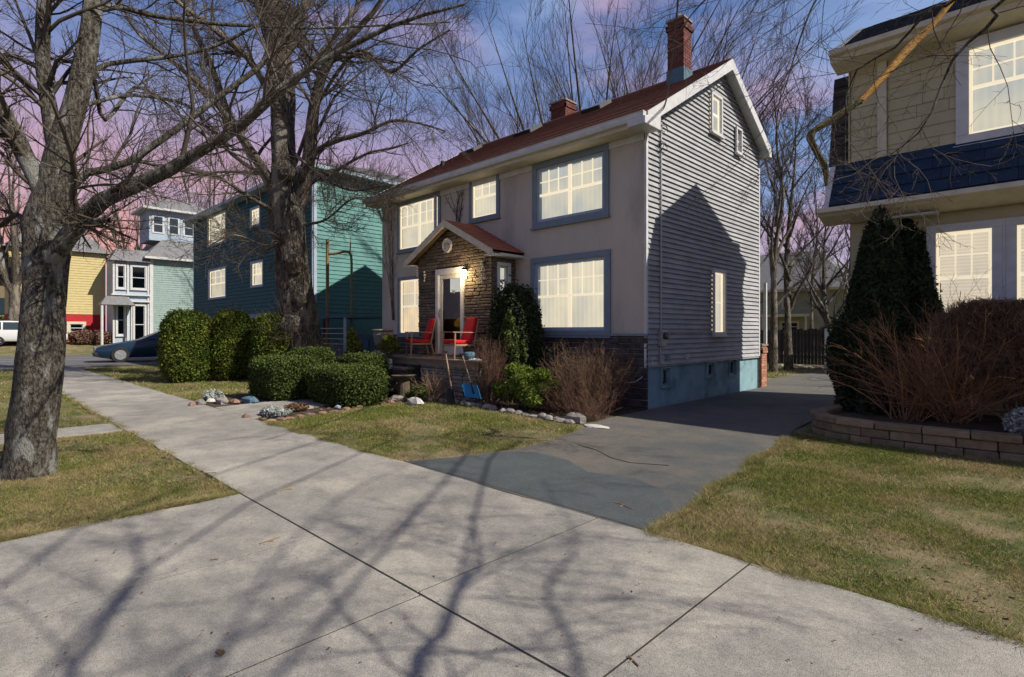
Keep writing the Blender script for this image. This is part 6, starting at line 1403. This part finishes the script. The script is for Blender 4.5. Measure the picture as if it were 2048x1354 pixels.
# ================================================================== trees
# near trunk at the left: every limb has its own depth and thickness
t1 = pxpts([(60, 952, 6.1, 88.4), (64, 880, 6.1, 78.5), (72, 800, 6.1, 75.2), (82, 700, 6.1, 73.6), (87, 600, 6.1, 70.3), (92, 520, 6.1, 73.6), (98, 450, 6.1, 75.2), (108, 380, 6.1, 60.5), (122, 300, 6.1, 49.1), (146, 220, 6.12, 39.3), (166, 140, 6.15, 36.0), (182, 50, 6.2, 34.3), (190, -60, 6.25, 31.1), (200, -260, 6.3, 24.5), (215, -560, 6.4, 13.1)])
t1[0][0] = Vector((t1[0][0].x, t1[0][0].y, -.06))
t1l = [
 pxpts([(104, 520, 6.05, 37.0), (150, 455, 5.95, 34.0), (205, 400, 5.85, 31.1), (307, 356, 5.7, 28.1), (395, 305, 5.6, 22.2), (466, 262, 5.5, 20.7), (527, 211, 5.4, 18.5), (602, 145, 5.35, 14.1), (720, 82, 5.3, 11.1), (808, 42, 5.2, 8.1), (930, 8, 5.1, 5.2)]),
 pxpts([(118, 400, 6.1, 22.2), (170, 348, 6.2, 14.8), (246, 329, 6.3, 14.1), (334, 272, 6.4, 12.6), (439, 193, 6.5, 11.1), (527, 127, 6.6, 10.4), (571, 70, 6.7, 8.9), (640, -15, 6.8, 5.9), (700, -110, 6.9, 3.7)]),
 pxpts([(110, 300, 6.12, 28.1), (100, 230, 6.1, 28.1), (86, 140, 6.1, 25.2), (86, 60, 6.1, 24.4), (92, -40, 6.1, 22.2), (90, -220, 6.1, 14.8), (80, -420, 6.1, 7.4)]),
 pxpts([(88, 470, 6.1, 37.0), (82, 385, 6.05, 32.6), (44, 300, 5.95, 31.1), (8, 225, 5.85, 28.1), (-40, 150, 5.8, 22.2), (-110, 60, 5.7, 13.3)]),
 pxpts([(163, 180, 6.15, 11.8), (190, 150, 6.3, 10.4), (215, 128, 6.4, 9.6), (350, 112, 6.6, 7.4), (440, 88, 6.7, 6.7), (530, 40, 6.8, 4.4), (600, -10, 6.9, 3.0)]),
 pxpts([(186, 20, 6.2, 14.8), (240, 14, 6.4, 11.8), (307, 31, 6.6, 10.4), (440, 48, 6.9, 7.4), (527, 52, 7.1, 5.9), (640, 56, 7.3, 5.2), (900, 44, 7.6, 3.0)]),
 pxpts([(70, 470, 6.1, 14.8), (35, 430, 6.2, 10.4), (0, 452, 6.3, 8.9), (-60, 470, 6.4, 5.2)]),
 pxpts([(170, 120, 6.2, 10.4), (120, 122, 6.3, 5.9), (60, 100, 6.4, 5.2), (0, 62, 6.5, 3.7), (-60, 30, 6.5, 3.0)]),
 pxpts([(150, 455, 5.95, 22.2), (180, 445, 5.7, 16.3), (220, 440, 5.5, 8.9)]),
 pxpts([(205, 400, 5.85, 10.4), (235, 375, 5.7, 8.9), (262, 350, 5.6, 7.4), (280, 318, 5.5, 5.2), (330, 280, 5.4, 3.7)]),
 pxpts([(190, 160, 6.2, 8.9), (210, 240, 6.5, 8.1), (270, 175, 6.8, 7.4), (330, 205, 7.0, 5.9), (420, 280, 7.2, 4.4), (520, 330, 7.4, 3.0)]),
 pxpts([(172, 210, 6.2, 8.1), (260, 190, 6.6, 7.4), (360, 205, 7.1, 5.9), (400, 232, 7.4, 4.4), (470, 300, 7.7, 3.0)]),
]
tree('big_grey_tree', 'big forked grey barked street tree on the verge at the left', (t1[0][0].x, t1[0][0].y, 0), t1, t1l, M['bark'], M['twig'], k=26, tw=(15, 9, 5), seed=601, trunkm=46, rmin=.0022, absl=((.5, 1.8), (.2, .9), (.1, .45)), limb_k=10, rough=.045, flare=.05)
D2 = 18.1
t2 = pxpts([(606, 760, D2, 84.3), (603, 700, D2, 72.2), (597, 640, D2, 67.1), (588, 560, D2, 65.4), (580, 480, D2, 63.6), (574, 420, D2, 65.4), (568, 350, D2, 48.2), (566, 280, D2, 46.4), (563, 200, D2, 46.4), (558, 120, D2, 44.7), (552, 40, D2, 43.0), (546, -60, D2, 39.6), (540, -220, D2, 29.2), (545, -420, D2, 15.5)])
t2[0][0] = Vector((t2[0][0].x, t2[0][0].y, -.1))
t2l = [
 pxpts([(592, 440, D2, 28.8), (606, 380, 18, 27.4), (620, 300, 17.8, 24.5), (626, 230, 17.6, 23.0), (640, 165, 17.4, 20.2), (660, 120, 17.2, 17.3), (688, 85, 17, 14.4), (750, 20, 16.8, 10.1), (800, -60, 16.5, 5.8)]),
 pxpts([(596, 380, D2, 15.8), (615, 334, 17.4, 10.8), (650, 290, 16.8, 9.4), (725, 268, 16.2, 7.9), (782, 242, 15.8, 6.5), (835, 246, 15.5, 4.3), (890, 262, 15.3, 2.9)]),
 pxpts([(560, 400, D2, 25.9), (530, 350, 18.2, 20.2), (500, 300, 18.4, 17.3), (461, 240, 18.6, 14.4), (430, 150, 18.8, 12.2), (398, 80, 19, 10.8), (370, 10, 19.2, 9.4), (330, -80, 19.4, 5.8)]),
 pxpts([(552, 380, D2, 17.3), (510, 310, 17.6, 13.7), (455, 235, 17.2, 11.5), (400, 170, 16.8, 10.1), (330, 110, 16.4, 7.9), (270, 60, 16.1, 5.8), (230, -20, 15.9, 3.6)]),
 pxpts([(560, 230, D2, 17.3), (530, 170, 17.8, 13.7), (490, 110, 17.4, 12.2), (430, 60, 17.0, 10.1), (370, 15, 16.6, 8.6), (300, -40, 16.2, 5.8)]),
 pxpts([(556, 120, D2, 17.3), (530, 60, 18, 14.4), (515, 0, 18, 13.0), (500, -100, 18, 8.6)]),
 pxpts([(560, 130, D2, 18.7), (590, 70, 18.2, 15.8), (612, 0, 18.4, 14.4), (640, -120, 18.6, 8.6)]),
 pxpts([(590, 330, D2, 8.6), (640, 200, 17.8, 7.2), (718, 100, 17.3, 6.5), (780, 145, 16.8, 6.5), (835, 100, 16.4, 5.0), (900, 60, 16, 2.9)]),
 pxpts([(580, 300, D2, 8.6), (640, 350, 17, 5.8), (700, 380, 16.2, 5.0), (760, 372, 15.6, 2.9)]),
 pxpts([(560, 430, D2, 10.1), (500, 395, 17, 8.6), (430, 350, 16.4, 6.5), (360, 340, 16, 5.0), (300, 350, 15.7, 2.9)]),
 pxpts([(575, 480, D2, 5.8), (530, 490, 17, 3.6), (470, 470, 16.2, 2.9), (420, 490, 15.8, 2.2)]),
 pxpts([(600, 450, D2, 6.5), (650, 440, 17.5, 4.3), (700, 400, 17, 3.6), (735, 395, 16.8, 2.2)]),
 pxpts([(563, 200, D2, 13.0), (610, 140, 18.4, 10.1), (680, 60, 18.8, 8.6), (740, -30, 19, 5.8)]),
]
tree('big_brown_tree', 'massive knotted tree trunk between the rounded shrubs and the teal house', (t2[0][0].x, t2[0][0].y, 0), t2, t2l, M['bark2'], M['twig'], k=22, tw=(22, 10, 6), seed=602, trunkm=44, rmin=.006, absl=((1.2, 4.2), (.5, 2.0), (.25, 1.0)), limb_k=9, rough=.07, flare=.15)
# knots on the second trunk
t2r = [o for o in COL.objects if o.name.startswith('big_brown_tree')][0]
for px, py, q, sd in ((590, 530, .34, 1), (583, 655, .42, 2), (566, 470, .26, 3), (574, 345, .3, 4), (600, 600, .24, 5)):
    p = W(px, py, D2 - .48); rock('burl', (p.x, p.y, p.z - q * .5), (q, q * .8, q), M['bark2'], 700 + sd, None, parent=t2r)
pb = W(585, 650, D2 - .8); P0 = np.tile(np.array([[list(pb)]]), (70, 1, 1)).reshape(70, 1, 3) + rng.normal(0, .2, (70, 1, 3)); dd = unit(rng.normal(0, 1, (70, 1, 3)) + np.array([.4, -.8, .3]))
Pk = P0 + dd * np.linspace(0, .8, 5)[None, :, None] + rng.normal(0, .03, (70, 5, 3)); V, F = tubes(Pk, np.tile(np.linspace(.008, .004, 5), (70, 1)), 3); link('sucker_twigs', npmesh('sucker_twigs', V, F, M['twig']), t2r)['kind'] = 'stuff'
def bare_tree(name, base, h, seed, label, group=None, stems=1, spread=.35, r=.16, tw=(7, 6, 5), rmin=.006, first=.3, upv=.05, tm='twigfar', nl=9, lean=0.0, bark='bark2', lratio=.5):
    rg = np.random.default_rng(seed); b = np.array(base, float); top = b + np.array([lean * h + rg.normal(0, .3), rg.normal(0, .3), h]); pts = [b + (top - b) * f + np.array([rg.normal(0, .12), rg.normal(0, .12), 0]) * (f > 0) for f in (0, .2, .4, .6, .8, 1)]
    trunk = (pts, [r, r * .8, r * .62, r * .42, r * .22, r * .08]); limbs = []
    for i in range(nl):
        f = first + (1 - first) * i / nl * .85; o = b + (top - b) * f; az = i * 2.4 + rg.uniform(-.4, .4); L = h * lratio * (1 - .6 * (f - first)); P = [o]; d = np.array([math.cos(az) * spread, math.sin(az) * spread, 1 - spread * .6])
        d = d / np.linalg.norm(d)
        for k in range(4): d = unit(d + rg.normal(0, .1, 3) + np.array([0, 0, .12 * spread])); P.append(P[-1] + d * L / 4)
        r0 = r * (1 - f) * .6 + .02; limbs.append((P, [r0, r0 * .7, r0 * .5, r0 * .3, max(.008, r0 * .12)]))
    return tree(name, label, tuple(base), trunk, limbs, M[bark], M[tm], group, 9, tw, seed, rmin, ((h * .08, h * .24), (h * .04, h * .12), (h * .02, h * .07)), upv, 16, .11, .04, .2, (.5, .5, .55), 6)
# fan shaped crown rising behind the roof
def fan_tree(base, h, seed, label, nl=12, spread=.75, group=None, trunk_h=.3, lean=(0, 0), **kw):
    rg = np.random.default_rng(seed); b = np.array(base, float); fk = b + np.array([0, 0, h * trunk_h]); r = h * .022
    trunk = ([b, b + (fk - b) * .35, b + (fk - b) * .7, fk, fk + np.array([lean[0] * .3, lean[1] * .3, h * .15])], [r * 1.25, r, r * .92, r * .8, r * .4]); limbs = []
    for i in range(nl):
        az = i * 2.4 + .3; q = spread * math.sqrt((i + .5) / nl); d = unit(np.array([math.cos(az) * q + lean[0], math.sin(az) * q + lean[1], 1.0])); P = [fk - np.array([0, 0, rg.uniform(0, h * .08)])]; L = h * (1 - trunk_h) * rg.uniform(.9, 1.1)
        for k in range(5): d = unit(d + rg.normal(0, .05, 3) + np.array([0, 0, .02])); P.append(P[-1] + d * L / 5)
        r0 = r * (.5 if nl < 14 else .36); limbs.append((P, [r0, r0 * .75, r0 * .55, r0 * .38, r0 * .22, .01]))
    return tree('bare_tree', label, tuple(base), trunk, limbs, M['bark2'], M['twigfar'], group, 9, kw.get('tw', (13, 9, 5)), seed, kw.get('rmin', .008), ((h * .1, h * .26), (h * .05, h * .13), (h * .025, h * .07)), .07, 14, .07, .04, .2, (.42, .42, .5), 6)
BG = 'bare trees behind the houses'
x, y = dxy(1185, 27.0); fan_tree((x, y, 0), 17.5, 611, 'wide fan shaped bare tree rising behind the red brown roof', 30, 1.15, BG, .26, tw=(14, 8, 4), rmin=.006)
x, y = dxy(1330, 31.0); fan_tree((x, y, 0), 19, 612, 'bare tree whose branches show on both sides of the tall chimney', 16, .7, BG, .33, tw=(9, 7, 4), rmin=.007)
x, y = dxy(1010, 33.0); fan_tree((x, y, 0), 15, 613, 'lower bare tree whose twigs fan out over the middle of the roof', 18, .95, BG, .28, tw=(8, 7, 4), rmin=.007)
for i, (px, d, h, lab, bk, ll) in enumerate(((1546, 21.5, 11.5, 'slim dark bare tree just right of the clapboard gable', 'bark2', .32), (1577, 22.5, 11.0, 'second slim dark bare tree before the dark fence', 'bark2', .32), (1657, 24.5, 7.2, 'pale grey bare tree behind the shed roof', 'bark', .4), (1625, 40, 14, 'far bare tree left of the shed', 'bark2', .35), (1700, 38, 13, 'far bare tree behind the corner of the cream house', 'bark2', .35), (1510, 36, 14, 'far bare tree half hidden by the clapboard gable', 'bark2', .35))):
    x, y = dxy(px, d); bare_tree('bare_tree', (x, y, 0), h, 620 + i, lab, BG, spread=.5, r=.15 if i != 2 else .17, tw=(7, 7, 5) if i < 3 else (6, 6, 4), rmin=.006 if i < 3 else .009, first=.22, lratio=ll, nl=12, bark=bk, upv=.05)
LG = 'bare trees beyond the cross street'
for i, (px, d, h, lab) in enumerate(((30, 40, 17, 'bare tree behind the forked trunk, above the tan house'), (270, 62, 20, 'bare tree beyond the yellow house'), (420, 55, 21, 'bare tree beyond the sage house chimney'), (-120, 44, 18, 'bare tree at the far left edge'), (640, 46, 19, 'bare tree rising behind the teal roof'), (800, 52, 16, 'bare tree low behind the left end of the stucco house'))):
    x, y = dxy(px, d); z = gz(x)
    fan_tree((x, y, z), h, 640 + i, lab, 10, .7, LG, .25, tw=(8, 6, 3), rmin=.011)

# tree out of frame on the right whose boughs overhang the pavement
t0b = (3.3, .9, 0)
P_ = lambda gx, gy, z: Vector((gx + 1.053 * z, gy + .379 * z, z))
t0 = ([Vector(t0b), Vector((3.25, .95, 1.5)), Vector((3.2, 1.0, 3)), Vector((3.3, 1.2, 4.5)), Vector((3.5, 1.6, 6.5)), Vector((3.6, 1.9, 9.0))], [.26, .2, .18, .15, .11, .04])
t0l = [
 ([Vector((3.2, 1.0, 2.6)), P_(-1.95, 1.35, 3.2), P_(-2.3, 1.80, 3.7), P_(-2.6, 2.15, 4.1), P_(-2.85, 2.55, 4.4), P_(-3.6, 3.1, 4.9)], [.035, .026, .024, .02, .014, .006]),
 ([Vector((3.2, 1.0, 2.9)), P_(-2.9, .30, 4.4), P_(-3.5, .5, 5.0), P_(-4.3, .85, 5.6), P_(-4.9, .95, 6.0), P_(-5.7, 1.05, 6.5)], [.05, .028, .024, .02, .016, .008]),
 ([Vector((3.25, 1.1, 3.4)), P_(-1.5, 1.9, 4.2), P_(-2.2, 2.5, 4.8), P_(-2.6, 3.3, 5.4), P_(-3.9, 4.4, 6.2)], [.04, .018, .015, .01, .006]),
 ([Vector((3.3, 1.2, 4.3)), P_(-2.4, .6, 5.2), P_(-3.9, 1.6, 6.6), P_(-5.2, 3.2, 7.6), P_(-5.8, 5.6, 8.6)], [.03, .015, .012, .009, .005]),
 ([Vector((3.4, 1.4, 5.5)), Vector((4.0, 3.4, 6.6)), Vector((4.2, 5.4, 7.6)), Vector((4.0, 7.2, 8.4))], [.035, .02, .014, .008]),
 ([Vector((3.3, 1.2, 4.0)), Vector((2.9, 3.6, 4.9)), W(2075, -60, 4.6), W(1990, 40, 5.4), W(1905, 120, 5.9), W(1850, 250, 6.2), W(1780, 310, 6.4)], [.022, .017, .014, .018, .014, .009, .005]),
 ([Vector((3.3, 1.3, 4.4)), Vector((2.6, 3.4, 5.2)), W(1990, -60, 5.0), W(1860, 20, 5.6), W(1790, 95, 5.9), W(1700, 160, 6.2), W(1690, 330, 6.4)], [.022, .017, .014, .016, .012, .008, .004]),
 ([Vector((3.4, 1.4, 5.0)), Vector((1.8, 3.6, 6.2)), W(1800, -120, 5.6), W(1660, -40, 5.9), W(1606, 60, 6.1), W(1565, 190, 6.3), W(1530, 250, 6.4)], [.02, .016, .012, .012, .009, .006, .004]),
 ([Vector((3.4, 1.4, 5.2)), Vector((1.4, 3.2, 6.6)), W(1650, -160, 5.6), W(1480, -60, 5.9), W(1400, 10, 6.1), W(1360, 60, 6.3)], [.02, .016, .012, .012, .008, .004]),
]
tree('overhanging_tree', 'bare street tree at the right edge with boughs over the pavement', t0b, t0, t0l, M['bark'], M['twig'], k=14, tw=(17, 7, 4), seed=651, trunkm=24, rmin=.003, absl=((.35, 1.3), (.15, .7), (.08, .35)), limb_k=7, up=-.005)
# snapped mossy bough hanging before the cream house
sb_ = thing('snapped_bough', tuple(W(1640, 300, 6.6)), 'snapped bough with peeled yellow wood and mossy bent tip before the cream house', 'branch')
q = [(1905, 0, 6.5, 11), (1860, 55, 6.55, 12), (1822, 90, 6.6, 16), (1770, 150, 6.6, 14), (1720, 203, 6.6, 12)]
P1, R1 = pxpts(q); V, F, _, _ = bigtube(P1, R1, 22, 9, .08, 3); link('peeled_wood', npmesh('peeled_wood', V, F, M['yellowbark'], True), sb_)
P1, R1 = pxpts([(1722, 201, 6.6, 13), (1690, 222, 6.6, 12), (1655, 245, 6.6, 13), (1622, 268, 6.6, 13), (1632, 300, 6.6, 12), (1650, 335, 6.6, 10), (1652, 372, 6.6, 6)]); V, F, _, _ = bigtube(P1, R1, 34, 9, .16, 4); link('mossy_tip', npmesh('mossy_tip', V, F, M['moss'], True), sb_)
